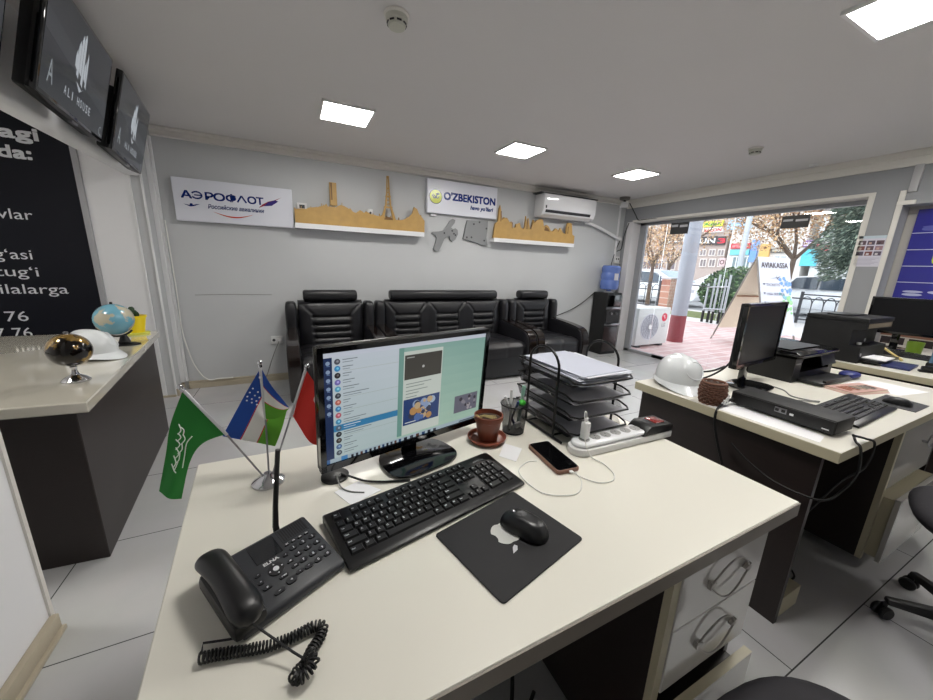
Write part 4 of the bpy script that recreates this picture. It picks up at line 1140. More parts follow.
back = coons('u', [(259,371),(240,404),(222,437)], [(288,407),(283,426),(275,447)], 30, 48, lambda u, v: uz(v), lambda u, v: .006*math.sin(6*u), 'tricolour_flag', t, .006)
front = coons('u', [(262,369),(271,383),(283,398),(289,407)], [(265.5,418.5),(275,417),(283,413),(289,408)], 24, 48, lambda u, v: uz(v), lambda u, v: -.012*math.sin(PI*u), 'folded_flap', back, -.002)
mb = MB(); mb.color((236,238,244))
for (x, y) in [(253,388),(258,391.5),(250,392),(255,395),(259.5,397),(247.5,396),(252,398.5),(256.5,400.5),(247,400),(252,402),(257,404)]:
    w_ = fp('u', x, y); w_.y -= .004; mb.ball(w_, .0021, 8, 4, (1,.3,1))
w_ = fp('u', 260, 377); w_.y -= .004; mb.ball(w_, .0035, 8, 4, (.7,.3,1))
tag(mb.build('stars', M_cloth, back, world=True), kind='stuff')
red = coons('r', [(306,370),(315,384),(326,398),(338,408)], [(293,418),(300,428),(312,442),(330,446)], 30, 24, lambda u, v: (206,52,44), lambda u, v: .010*math.sin(6*u+v), 'red_flag', t)
mb = MB(); mb.color((236,230,228)); 
mb.tube(smooth_path([fp('r',318+4*math.cos(a),398+5*math.sin(a))+Vector((0,-.012,0)) for a in [2+k*.45 for k in range(8)]],3), .0014, 5); mb.build('crescent', M_cloth, red, world=True)

# ------------------------------------------------------------------ pot, pen cup
t = thing('pot_saucer', 'round terracotta-coloured plant saucer beside the lit monitor', 'saucer', (.525,.892,DT))
MB().lathe([(.046,.001),(.056,.004),(.062,.016),(.058,.017),(.052,.008),(.0001,.006)], n=32).build('dish', M_terra, t)
t = thing('flower_pot', 'brown plastic flower pot with dry soil and straw on the foreground desk', 'plant', (.527,.890,DT+.008)); t.scale = (.9,.9,.92)
MB().lathe([(.034,0),(.046,.068),(.050,.070),(.051,.088),(.047,.089),(.045,.072),(.0001,.070)], n=32).build('pot', M_terra, t)
MB().lathe([(.045,.074),(.03,.078),(.0001,.080)], n=20).build('soil', M_soil, t)
mb = MB()
for k in range(9):
    a = k*2.2; mb.tube([(-.04+.012*math.cos(a),.01+.012*math.sin(a),.078),(-.03+.02*math.cos(a),.012*math.sin(a),.085+.004*(k%3)),(-.004+.03*math.cos(a+.5),-.012+.014*math.sin(a),.082)], .0016, 5)
tag(mb.build('dry_stems', M_straw, t), kind='stuff')
M_wiremesh = mat('wire_mesh', (30,30,32), .5, metal=.2, alpha=.62)
t = thing('pen_cup', 'black wire-mesh pen cup between flower pot and document tray', 'pen cup', (.640,.914,DT))
MB().lathe([(.036,.003),(.046,.10)], n=32).build('mesh_wall', M_wiremesh, t)
MB().lathe([(.036,.001),(.036,.005),(.0001,.005)], n=32).build('bottom', M_black, t)
MB().tube([(.046*math.cos(2*PI*k/32), .046*math.sin(2*PI*k/32), .10) for k in range(32)], .0024, 8, True).build('rim', M_mesh, t)
def pen(label, a, b, r, body, capc, name='pen', L_=.3):
    a, b = Vector(a), Vector(b); o = thing(name, label, 'pen', a)
    m_ = a+(b-a)*(1-L_)
    MB().tube([a, a+(b-a)*.06], .0012, 8, r1=r).build('tip', M_steel, o, world=True)
    MB().tube([a+(b-a)*.06, m_], r, 10).build('barrel', body, o, world=True)
    MB().tube([m_, b], r*1.12, 10).build('cap', capc, o, world=True)
C_ = Vector((.640,.914,DT+.008))
blue_p = mat('pen_blue', (44,62,130), .35); green_p = mat('marker_green', (70,190,60), .35); dark_p = mat('pen_dark', (40,42,52), .35)
pen('white ballpoint pen standing tallest in the wire pen cup', C_+Vector((-.022,-.010,0)), C_+Vector((-.012,.006,.138)), .0045, M_white, M_white)
pen('blue pen leaning to the left inside the wire pen cup', C_+Vector((.010,.0,0)), C_+Vector((-.034,.010,.118)), .004, blue_p, M_paper)
pen('dark pen leaning across the middle of the wire pen cup', C_+Vector((-.012,.014,0)), C_+Vector((.0,-.02,.105)), .004, dark_p, blue_p)
pen('clear-bodied marker with a bright green collar in the wire pen cup', C_+Vector((.020,.004,.002)), C_+Vector((.040,.010,.145)), .006, mat('marker_clear', (170,190,186), .3), mat('marker_pale', (150,196,180), .3), 'marker', .22)
o = tag(MB().ball(C_+Vector((.020,-.012,.094)), .0135, 16, 10, (1,.8,.9)).build('green_sharpener', green_p), 'small bright green round sharpener lying on top in the pen cup', 'sharpener')
o = tag(MB().cbox(C_+Vector((.004,-.018,.022)), (.03,.012,.016), .4).build('white_eraser', M_white, bevel=.002), 'small white eraser seen through the pen cup mesh', 'eraser')

# ------------------------------------------------------------------ document tray
t = thing('document_tray', 'black four-tier wire-mesh document tray on the foreground desk', 'document tray', (.855,.90,DT))
X0, X1, Y0, Y1 = .738, .982, .735, 1.045
def arch(x):
    pts = [(x,.818,DT+.006),(x,.818,.985)]
    pts += [(x,.8925-.0745*math.cos(a),.985+.060*math.sin(a)) for a in [PI*k/14 for k in range(1,14)]]
    pts += [(x,.967,.985),(x,.967,DT+.006)]
    mb = MB().tube(pts, .0042, 8); mb.tube([(x,.775,DT+.0055),(x,1.005,DT+.0055)], .0045, 8)
    return mb.build('side_frame', M_mesh, t, world=True)
arch(.730); arch(.990)
M_traym = mat('tray_mesh', (40,40,43), .5, alpha=.80)
tz = [.778,.832,.885,.940]
for k, z in enumerate(tz):
    tr_ = MB().box(X0+.004,Y0+.03,z,X1-.004,Y1-.012,z+.0016).build('tray', M_traym, t, world=True, smooth=0)
    rz_ = z+.026
    mb = MB()
    loop = [(X0,Y1,rz_+.006),(X1,Y1,rz_+.006),(X1,Y0+.05,rz_),(X1,Y0+.02,z+.018),(X1-.018,Y0,z+.018),(X0+.018,Y0,z+.018),(X0,Y0+.02,z+.018),(X0,Y0+.05,rz_)]
    mb.tube(loop, .0032, 8, True); mb.build('rim', M_mesh, tr_, world=True)
    mb = MB()
    mb.quad((X0,Y1,rz_+.006),(X0,Y0+.05,rz_),(X0+.004,Y0+.03,z),(X0+.004,Y1-.012,z)); mb.quad((X1,Y1,rz_+.006),(X1,Y0+.05,rz_),(X1-.004,Y0+.03,z),(X1-.004,Y1-.012,z))
    mb.quad((X0,Y1,rz_+.006),(X1,Y1,rz_+.006),(X1-.004,Y1-.012,z),(X0+.004,Y1-.012,z)); mb.quad((X0+.018,Y0,z+.018),(X1-.018,Y0,z+.018),(X1-.004,Y0+.03,z),(X0+.004,Y0+.03,z))
    mb.build('mesh_side', mat('tray_mesh_open', (46,46,50), .5, alpha=.45), tr_, world=True, smooth=0)
mb = MB()
for y in (.83,.96): mb.tube([(.73,y,DT+.0055),(.990,y,DT+.0055)], .0035, 6)
mb.build('cross_bar', M_mesh, t, world=True)
random.seed(5)
def paper_stack(label, z, n, m_, jit=.006, th=.0016, x0=X0+.012, y0=Y0+.03, gname=None):
    o = thing('paper_stack', label, 'papers', ((X0+X1)/2,(Y0+Y1)/2,z))
    for k in range(n):
        a = random.uniform(-.05,.05) if n > 1 else .01
        dx, dy = random.uniform(-jit,jit), random.uniform(-jit,jit)
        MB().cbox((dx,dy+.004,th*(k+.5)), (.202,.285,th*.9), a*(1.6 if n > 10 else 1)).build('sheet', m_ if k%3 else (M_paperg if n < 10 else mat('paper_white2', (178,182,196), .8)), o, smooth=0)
paper_stack('thick pile of loose white papers in the top tier of the document tray', tz[3]+.003, 22, mat('paper_white', (196,199,208), .8), .012, .0016)
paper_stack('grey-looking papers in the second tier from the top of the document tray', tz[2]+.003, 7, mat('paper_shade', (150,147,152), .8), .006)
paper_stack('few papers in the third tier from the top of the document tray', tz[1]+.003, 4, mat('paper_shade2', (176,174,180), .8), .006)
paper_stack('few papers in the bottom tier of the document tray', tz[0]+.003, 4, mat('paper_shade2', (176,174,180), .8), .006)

# ------------------------------------------------------------------ power strip, charger, smartphone
t = thing('power_strip', 'long white six-socket power strip with black switch end on the foreground desk', 'power strip', (.92,.713,DT), math.radians(-1.5))
out = [(-.205,0)]+[(-.175-.03*math.sin(a), -.034*math.cos(a)) for a in [PI*k/10 for k in range(0,11)]]
body = [(.20,-.036),(.20,.036)]+[(-.165-.04*math.sin(PI*k/12), .036*math.cos(PI*k/12)) for k in range(0,13)]
MB().prism(body, .001, .024).build('lower_shell', M_white, t, bevel=.004)
body2 = [(.088,-.031),(.088,.031)]+[(-.160-.036*math.sin(PI*k/12), .031*math.cos(PI*k/12)) for k in range(0,13)]
MB().prism(body2, .024, .040).build('upper_shell', M_whiteg, t, bevel=.008, seg=3)
sock_m = mat('socket_grey', (150,150,148), .4)
for k in range(6):
    x = -.155+.043*k
    o = MB().lathe([(.0165,.040),(.0165,.0412),(.013,.0408),(.0001,.0405)], c=(x,0,0), n=24).build('socket', sock_m, t)
    mb = MB()
    for s_ in (-.006,.006): mb.lathe([(.0026,.0405),(.0001,.0414)], c=(x+s_*.7,s_,0), n=8)
    mb.build('holes', M_dgrey, o)
MB().prism([(.060,.024),(.082,.048),(.096,.056),(.190,.052),(.199,.046),(.199,.024)], -.037, .037, 'y').build('switch_housing', M_black, t, bevel=.004)
mb = MB(); mb.box(.128,-.022,.053,.172,.022,.0565); mb.build('switch', mat('switch_red', (120,24,22), .25, coat=.4), t, bevel=.002)
MB().box(.10,-.015,.0535,.118,.015,.0562).build('switch_label', M_dgrey, t, smooth=0)
t = thing('usb_charger', 'small white USB charger standing plugged into the power strip', 'charger', (.765,.7165,DT+.042))
MB().cbox((0,0,.028), (.022,.022,.054), .2).build('body', M_white, t, bevel=.004)
MB().cbox((0,0,.062), (.011,.006,.014), .2).build('usb_plug', M_white, t, bevel=.001)
cab = [(.765,.7165,DT+.111),(.766,.720,DT+.125),(.758,.72,DT+.128),(.748,.705,DT+.10),(.742,.69,DT+.05),(.748,.668,DT+.012),(.765,.636,DT+.003),(.752,.588,DT+.003),(.722,.564,DT+.003),(.682,.572,DT+.003),(.660,.602,DT+.003),(.650,.628,DT+.005),(.640,.638,DT+.0085)]
tag(MB().tube(smooth_path(cab, 8), .0015, 6).build('charging_cable', M_cable_w), 'thin white charging cable from the charger to the smartphone', 'cable')
cab = [(.655,.630,DT+.006),(.650,.606,DT+.003),(.635,.585,DT+.003),(.600,.561,DT+.003),(.560,.567,DT+.003),(.518,.596,DT+.003),(.508,.655,DT+.003),(.520,.702,DT+.003),(.564,.727,DT+.003),(.596,.722,DT+.003)]
tag(MB().tube(smooth_path(cab, 8), .0014, 6).build('spare_cable', M_cable_w), 'thin white cable loop lying on the desk left of the smartphone', 'cable')
t = thing('smartphone', 'black-screened smartphone in a brown case charging on the foreground desk', 'phone', (.648,.718,DT), math.radians(-5))
MB().prism(rrect(.074,.158,.010), .0006, .0125).build('case', M_phonecase, t, bevel=.003)
MB().prism(rrect(.068,.152,.009), .0125, .0142).build('screen', M_blackg, t, bevel=.0006, seg=1)
MB().cbox((.004,-.0815,.007), (.010,.012,.005)).build('plug', M_white, t, bevel=.001)

# ------------------------------------------------------------------ beneath the near desk
for k, pts in enumerate([[(.22,.62,.02),(.30,.55,.06),(.42,.52,.05),(.50,.60,.02)],[(.26,.70,.02),(.38,.60,.10),(.48,.56,.06),(.58,.62,.02)],[(.34,.50,.02),(.44,.55,.12),(.52,.70,.22),(.50,.90,.40)]]):
    tag(MB().tube(smooth_path(pts, 8), .006, 6).build('floor_cable', M_cable_b), ['black cable curling on the floor under the foreground desk, nearest the drawers side', 'black cable arching over another one under the foreground desk', 'black cable rising to the back panel under the foreground desk'][k], 'cable')
t = thing('extension_plug', 'orange-red extension plug on the floor under the foreground desk', 'plug', (.52,.48,.0))
MB().rod((0,0,.03),(.07,.03,.03),.026,16).build('body', mat('plug_orange', (176,58,30), .4), t, bevel=.006)
MB().rod((-.03,-.012,.03),(0,0,.03),.012,12).build('collar', M_black, t)
# ------------------------------------------------------------------ middle desk
t = thing('office_desk', 'cream-topped dark wood office desk right of the foreground desk', 'desk', (2.2,.75,0))
MB().box(1.533,.382,.712,2.98,1.150,DT).build('desktop', M_edge, t, world=True, bevel=.002, seg=1)
MB().box(1.5335,.3825,DT,2.9795,1.1495,DT+.0006).build('top_surface', M_desk, t, world=True, smooth=0)
MB().box(1.558,.428,0,1.582,1.12,.712).build('side_panel', M_wenge, t, world=True, smooth=0)
MB().box(1.582,1.05,.10,2.90,1.07,.712).build('modesty_panel', M_wenge, t, world=True, smooth=0)
MB().box(2.90,.42,0,2.925,1.12,.712).build('side_panel', M_wenge, t, world=True, smooth=0)
MB().box(1.582,.435,.0,1.75,.50,.09).build('plinth', M_edge, t, world=True, smooth=0)
MB().box(1.582,.50,.0,1.75,.85,.24).build('floor_box', M_wenge, t, world=True, smooth=0)
MB().box(2.243,.405,.05,2.267,.425,.712).build('pedestal_edge', M_edge, t, world=True, smooth=0)
mb = MB(); mb.box(2.245,.425,.05,2.265,1.0,.712); mb.box(2.80,.44,.05,2.82,1.0,.712); mb.box(2.265,.98,.05,2.80,1.0,.712); mb.box(2.265,.44,.05,2.80,.98,.07); mb.box(2.265,.45,.37,2.80,.98,.378)
mb.build('pedestal', M_wenge, t, world=True, smooth=0)
def drawer2(z0, z1, op):
    yf = .408-op
    d = MB().box(2.268,yf,z0,2.815,yf+.018,z1).build('drawer', M_drawer, t, world=True, bevel=.0015, seg=1)
    if op: MB().box(2.28,yf+.018,z0+.01,2.80,yf+.45,z1-.012).build('box', M_edge, d, world=True, smooth=0)
    mb = MB(); cx, cz = 2.66, (z0+z1)/2+.02; n = 14
    for s_ in (-1,1): mb.tube([(cx-.075+.15*k/n, yf-.016, cz+s_*.036*math.sin(PI*k/n)) for k in range(n+1)], .003, 6)
    for s_ in (-1,1): mb.rod((cx+s_*.075,yf-.018,cz),(cx+s_*.075,yf,cz),.006,8)
    mb.build('handle', M_steel, d, world=True)
drawer2(.395,.708,0); drawer2(.06,.375,.055)

monitor('dark switched-off monitor on the middle desk, seen almost edge-on', (2.026,.846,DT+.0006), math.radians(5.5), .452, .30, .119, 0, None, (0,0))
hard_hat('white hard hat at the left corner of the middle desk', (1.695,1.038,DT+.0056), math.radians(-40), .94)
# woven basket
t = thing('woven_basket', 'small brown woven basket with a white lace edge on the middle desk', 'basket', (1.588,.815,DT+.001)); t.scale = (.86,.86,.86)
weave = bpy.data.materials.new('basket_weave'); weave.use_nodes = True; nt = weave.node_tree; b = nt.nodes['Principled BSDF']
tc = nt.nodes.new('ShaderNodeTexCoord'); ck = nt.nodes.new('ShaderNodeTexChecker'); ck.inputs['Scale'].default_value = 1
mp = nt.nodes.new('ShaderNodeMapping'); mp.inputs['Scale'].default_value = (1,1,1)
b.inputs['Base Color'].default_value = (*lin((.42,.27,.20)),1); b.inputs['Roughness'].default_value = .6
nt.nodes.remove(ck); nt.nodes.remove(mp); nt.nodes.remove(tc)
mb = MB(); nz_ = 9; ns_ = 26
def rB(z): return .044+.012*math.sin(PI*min(1,z/.105)*.85)
for k in range(nz_):
    z = .006+.0112*k
    pts = []
    for j in range(ns_*4):
        a = 2*PI*j/(ns_*4); r_ = rB(z)+.0035*math.cos(a*ns_/2*1.0+(PI if k%2 else 0)); pts.append((r_*math.cos(a), r_*math.sin(a), z))
    mb.tube(pts, .0050, 6, True)
mb.build('weave', weave, t)
mb = MB().lathe([(.042,.001),(.042,.004),(.0001,.004)], n=24); mb.lathe([(.043,.004),(.052,.05),(.050,.10)], n=32); mb.build('lining', mat('basket_dark', (70,44,32), .8), t)
MB().tube([(rB(.105)*math.cos(2*PI*k/40), rB(.105)*math.sin(2*PI*k/40), .108) for k in range(40)], .0062, 8, True).build('rim', weave, t)
mb = MB(); random.seed(9)
for k in range(60):
    a = -1.25+random.uniform(-.55,.75); z = .012+.05*random.random()*(1-abs(a+1.2)); r_ = rB(z)+.0125
    mb.ball((r_*math.cos(a), r_*math.sin(a), z), .0055, 6, 4)
tag(mb.build('lace_trim', M_white, t), kind='stuff')

# small recorder box with its papers and leads
t = thing('video_recorder', 'flat black recorder box with USB ports along the left edge of the middle desk', 'recorder', (1.725,.612,DT+.003), math.radians(-1))
MB().box(-.065,-.17,.006,.075,.165,.058).build('casing', M_blackm, t, bevel=.003)
MB().box(-.068,-.168,.008,-.064,.163,.054).build('front_panel', M_black, t, bevel=.001, seg=1)
o = MB().box(-.0695,-.030,.028,-.0675,.008,.048).build('usb_port', M_steel, t, smooth=0)
for s_ in (-.02,.0): MB().box(-.0702,s_-.006,.032,-.0694,s_+.006,.043).build('slot', M_black, o, smooth=0)
MB().box(-.0695,-.052,.030,-.0675,-.040,.038).build('indicator', M_paper, t, smooth=0)
MB().box(-.0690,-.155,.018,-.0676,-.135,.022).build('badge', M_white, t, smooth=0)
for sx in (-.05,.06):
    for sy in (-.15,.14): MB().lathe([(.008,0),(.008,.006)], c=(sx,sy,0), n=10).build('foot', M_black, t)
tag(MB().prism([(1.545,.80),(1.70,.83),(1.64,.46),(1.560,.445)], DT+.0010, DT+.0020).build('paper_sheet', M_paper, smooth=0), 'white sheet of paper under the recorder box', 'paper')
tag(MB().tube(smooth_path([(1.655,.765,DT+.03),(1.60,.765,DT+.02),(1.545,.76,DT+.006),(1.525,.755,.72),(1.522,.74,.66),(1.528,.70,.55),(1.535,.66,.45)], 8), .005, 6).build('recorder_cable', M_cable_b), 'black cable hanging over the left edge of the middle desk by the basket', 'cable')
tag(MB().tube(smooth_path([(1.70,.41,DT+.02),(1.66,.39,DT+.012),(1.65,.372,.745),(1.66,.365,.66),(1.62,.375,.60),(1.545,.40,.565),(1.535,.52,.56),(1.53,.62,.60),(1.528,.68,.64)], 8), .004, 6).build('front_cable', M_cable_b), 'black cable looping off the front corner of the middle desk', 'cable')
tag(MB().tube(smooth_path([(1.66,.40,DT+.03),(1.72,.385,DT+.014),(1.77,.372,.74),(1.74,.37,.66),(1.66,.40,.60),(1.62,.47,.40),(1.64,.6,.2),(1.72,.65,.02),(1.95,.6,.008),(1.9,.5,.008),(1.75,.52,.008)], 8), .004, 6).build('floor_lead', M_cable_b), 'black lead dropping from the middle desk corner to the floor', 'cable')
tag(MB().tube(smooth_path([(2.13,.86,DT+.006),(2.12,.78,DT+.004),(2.05,.72,DT+.004),(2.06,.66,DT+.004),(2.08,.63,DT+.006)], 8), .003, 6).build('keyboard_cable', M_cable_g), 'grey cable from the dark monitor to the keyboard on the middle desk', 'cable')
tag(MB().tube(smooth_path([(1.80,.80,DT+.004),(1.86,.74,DT+.004),(1.95,.70,DT+.004),(2.02,.67,DT+.004),(2.06,.625,DT+.006)], 8), .0025, 6).build('mouse_cable', M_cable_g), 'second grey cable running beside the recorder box on the middle desk', 'cable')
tag(MB().tube(smooth_path([(1.83,1.03,DT+.006),(1.84,.97,DT+.05),(1.88,.94,DT+.09),(1.92,.93,DT+.13)], 8), .005, 6).build('video_cable', M_cable_b), 'black cable rising behind the left edge of the dark monitor', 'cable')
tag(MB().tube(smooth_path([(1.82,1.09,DT+.006),(1.83,1.03,DT+.05),(1.85,.97,DT+.075),(1.90,.945,DT+.10)], 8), .005, 6).build('power_cable', M_cable_b), 'black cable arching between hard hat and dark monitor', 'cable')

k2 = dup(kb1, (2.075,.525,DT+.001), math.radians(2), 'black keyboard on the middle desk beside the recorder box')
k2.scale = (1.0,1.0,1.0)
t = tag(MB().prism([(2.335,.55),(2.555,.552),(2.52,.412),(2.335,.41)], DT+.0008, DT+.003).build('mouse_pad', mat('pad_grey', (52,52,55), .6), smooth=0), 'dark grey mouse pad at the front edge of the middle desk', 'mouse pad')
mouse('black mouse on the dark grey pad of the middle desk', (2.40,.480,DT+.0036), math.radians(10), .85)
p = Panel((2.44,.60,DT+.0012), (.97,.25,0), (-.25,.97,0), .0003)
t = thing('brochure', 'small stack of coloured brochures in front of the inkjet printer', 'brochure', (2.5,.64,DT+.0008), math.radians(-14))
for k in range(3): MB().cbox((.006*k,.004*k,.002+.004*k), (.26,.11,.0035), .03*k).build('leaflet', mat(['leaflet_pink','leaflet_tan','leaflet_red'][k], [(226,190,182),(222,206,186),(206,166,156)][k], .4), t, smooth=0)
p = Panel((-.11,-.05,.0135), (1,0,0), (0,1,0), .0003); random.seed(2)
for k in range(8): p.rect(.015+.026*k, .02+.01*(k%2), .036+.026*k, .08, random.choice([(180,120,100),(206,180,160),(150,150,140),(196,140,120),(120,110,104)]), 1)
p.build('pictures', M_printed, t, world=False)
tag(MB().prism([(2.62,.72),(2.86,.68),(2.84,.48),(2.60,.52)], DT+.0008, DT+.0016).build('paper_sheet', M_paper, smooth=0), 'white sheet of paper on the right part of the middle desk', 'paper')

# inkjet printer
t = thing('inkjet_printer', 'low black inkjet printer with a glossy lid on the middle desk', 'printer', (2.54,.96,DT+.001))
hw = .225
mb = MB(); mb.box(-hw,-.13,.0,hw,.16,.05); mb.box(-hw,-.13,.05,-hw+.07,.16,.135); mb.box(hw-.05,-.13,.05,hw,.16,.135); mb.box(-hw+.07,-.02,.05,hw-.05,.16,.135); mb.box(-hw,-.13,.125,hw,.16,.137)
mb.build('body', M_black, t, smooth=0)
MB().prism([(-.145,.139),(-.145,.150),(-.12,.162),(.13,.168),(.158,.160),(.158,.139)], -hw-.004, hw+.004, 'x').build('lid', M_blackg, t, bevel=.006)
MB().box(-hw+.02,-.09,.1685,hw-.10,.08,.1700).build('lid_inset', M_dgrey, t, smooth=0)
MB().box(-hw+.06,-.235,.006,hw-.05,-.10,.020).build('output_tray', M_black, t, bevel=.004)
MB().box(-hw+.09,-.235,.020,hw-.08,-.22,.032).build('paper_stop', M_black, t, bevel=.003)
mb = MB(); mb.M = T(.15,-.135,.10) @ Matrix.Rotation(-.35,4,'X'); mb.box(-.10,-.004,-.03,.06,.004,.03); mb.M = None; mb.build('control_panel', M_dgrey, t, bevel=.003)
MB().box(-hw+.012,-.1315,.095,-hw+.06,-.1295,.102).build('badge', M_steel, t, smooth=0)
o = tag(MB().ball((2.785,.755,DT+.0205), 1, 20, 10, (.062,.040,.018), .8, .8).build('blue_pouch', mat('pouch_blue', (36,44,110), .45)), 'dark blue soft pouch beside the inkjet printer tray', 'pouch')

# ------------------------------------------------------------------ far right desk
t = thing('office_desk', 'cream-topped office desk at the far right with the big printer on it', 'desk', (4.0,.8,0))
MB().box(3.255,.10,.712,4.72,1.21,DT).build('desktop', M_edge, t, world=True, bevel=.002, seg=1)
MB().box(3.2555,.1005,DT,4.7195,1.2095,DT+.0006).build('top_surface', M_desk, t, world=True, smooth=0)
MB().box(3.285,.15,0,3.31,1.18,.712).build('side_panel', M_wenge, t, world=True, smooth=0)
MB().box(3.31,1.12,.1,4.66,1.14,.712).build('modesty_panel', M_wenge, t, world=True, smooth=0)
MB().box(4.66,.15,0,4.685,1.18,.712).build('side_panel', M_wenge, t, world=True, smooth=0)
t = thing('laser_printer', 'big boxy black laser printer on the far right desk', 'printer', (3.54,1.03,DT+.001)); t.scale = (1,.86,1.13)
mb = MB(); mb.prism([(-.17,0),(.19,0),(.19,.235),(-.17,.235),(-.17,.20),(-.10,.19),(-.10,.10),(-.17,.095)], -.23, .20, 'x')
mb.build('body', M_blackm, t, smooth=0)
mb = MB(); mb.box(-.232,-.175,.237,.205,.19,.262); mb.build('scanner_lid', M_blackm, t, bevel=.004)
MB().box(-.15,-.05,.2625,.08,.10,.270).build('lid_plate', M_black, t, bevel=.003)
MB().box(-.21,-.172,.205,.18,-.168,.232).build('control_strip', M_blackg, t, smooth=0)
MB().box(-.19,-.27,.012,.17,-.15,.028).build('paper_tray', M_black, t, bevel=.003)
MB().lathe([(.014,.1),(.014,.112),(.0001,.114)], c=(-.12,-.12,0), n=14).build('start_button', M_white, t)
for z in (.05,.14): MB().lathe([(.010,-.173),(.010,-.170)], c=(-.205,0,z), n=10, axis='y').build('hinge_cap', M_steel, t)
tag(MB().cbox((3.475,.835,DT+.0375),(.20,.11,.006),.05).build('note_pad', M_paper, smooth=0), 'white note pad on the output tray of the big laser printer', 'note pad')
tag(MB().cbox((3.50,.74,DT+.008),(.24,.12,.014),.08).build('notebook', mat('notebook_blue', (44,52,96), .4), bevel=.002), 'dark blue notebook at the left edge of the far right desk', 'notebook')
monitor('grey-reflecting monitor on the far right desk behind the big printer', (4.34,.985,DT+.001), math.radians(-76), .37, .29, .12, 0, None)
k3 = dup(kb1, (4.03,.925,DT+.001), math.radians(-90), 'black keyboard on the far right desk beside the clear blue box')
t = thing('pen_cup', 'small olive-green pen cup on the far right desk by the photo banner', 'pen cup', (4.17,.84,DT+.001))
MB().lathe([(.038,0),(.044,.10),(.041,.10),(.035,.006),(.0001,.005)], n=24).build('wall', mat('cup_olive', (110,140,40), .4), t)
t = thing('coffee_cup', 'white cup next to the olive-green pen cup', 'cup', (4.18,.72,DT+.001))
MB().lathe([(.028,0),(.040,.085),(.037,.085),(.026,.006),(.0001,.005)], n=24).build('wall', M_white, t)
MB().tube([(.036+.02*math.sin(PI*k/8),0,.02+.05*k/8) for k in range(9)], .004, 6).build('handle', M_white, t)
tag(MB().tube([(3.73,.785,DT+.01),(3.76,.94,DT+.105)], .008, 8).build('wooden_stick', mat('stick_yellow', (206,186,120), .5)), 'pale yellow wooden stick leaning among the things on the far right desk', 'stick')
t = thing('plastic_box', 'clear blue plastic box at the right edge of the photo on the far right desk', 'box', (3.86,.54,DT+.001), math.radians(5))
mb = MB(); mb.box(-.16,-.17,.03,.16,.14,.036); mb.box(-.16,-.17,.036,-.154,.14,.125); mb.box(.154,-.17,.036,.16,.14,.125); mb.box(-.154,-.17,.036,.154,-.164,.125); mb.box(-.154,.134,.036,.154,.14,.125)
mb.build('shell', M_bluep, t, smooth=0)
MB().box(-.15,-.16,.125,.15,.13,.131).build('lid', M_bluep, t, smooth=0)
MB().box(-.17,-.18,.0,.17,.15,.029).build('tray', M_black, t, bevel=.004)
t = thing('stapler', 'long black stapler at the front edge of the far right desk', 'stapler', (3.49,.56,DT+.001), math.radians(-68))
MB().prism([(-.10,0),(.10,0),(.10,.008),(-.10,.012)], -.022, .022, 'y').build('base', M_black, t, bevel=.003)
MB().prism([(-.09,.013),(.095,.016),(.095,.03),(-.06,.04),(-.09,.034)], -.018, .018, 'y').build('arm', M_black, t, bevel=.004)

# beige chair behind the desks
t = thing('visitor_chair', 'beige chair with a rounded back standing behind the printers', 'chair', (3.95,1.66,0))
be = mat('beige_upholstery', (198,184,156), .6)
def cb(u, v):
    a = (u-.5)*2; x_ = .23*a; z_ = .52+.44*v
    lim = (1-abs(a)**4)*.10
    z_ = .52+(.36+lim)*v
    return (x_, .02+.06*a*a-.05*v, z_)
MB().grid(cb, 20, 12).grid(lambda u, v: Vector(cb(u,v))+Vector((0,.04,0)), 20, 12).build('backrest', be, t, smooth=60)
MB().prism([(a+0, b-.18) for a, b in rrect(.46,.38,.08)], .43, .49).build('seat', be, t, bevel=.015)
for sx in (-.19,.19):
    for sy in (-.34,-.04): MB().rod((sx,sy,.43),(sx*1.08,sy*1.05,0),.013,10).build('leg', M_steel, t)
    MB().tube([(sx,-.02,.45),(sx,.06,.6)], .012, 8).build('back_post', M_steel, t)

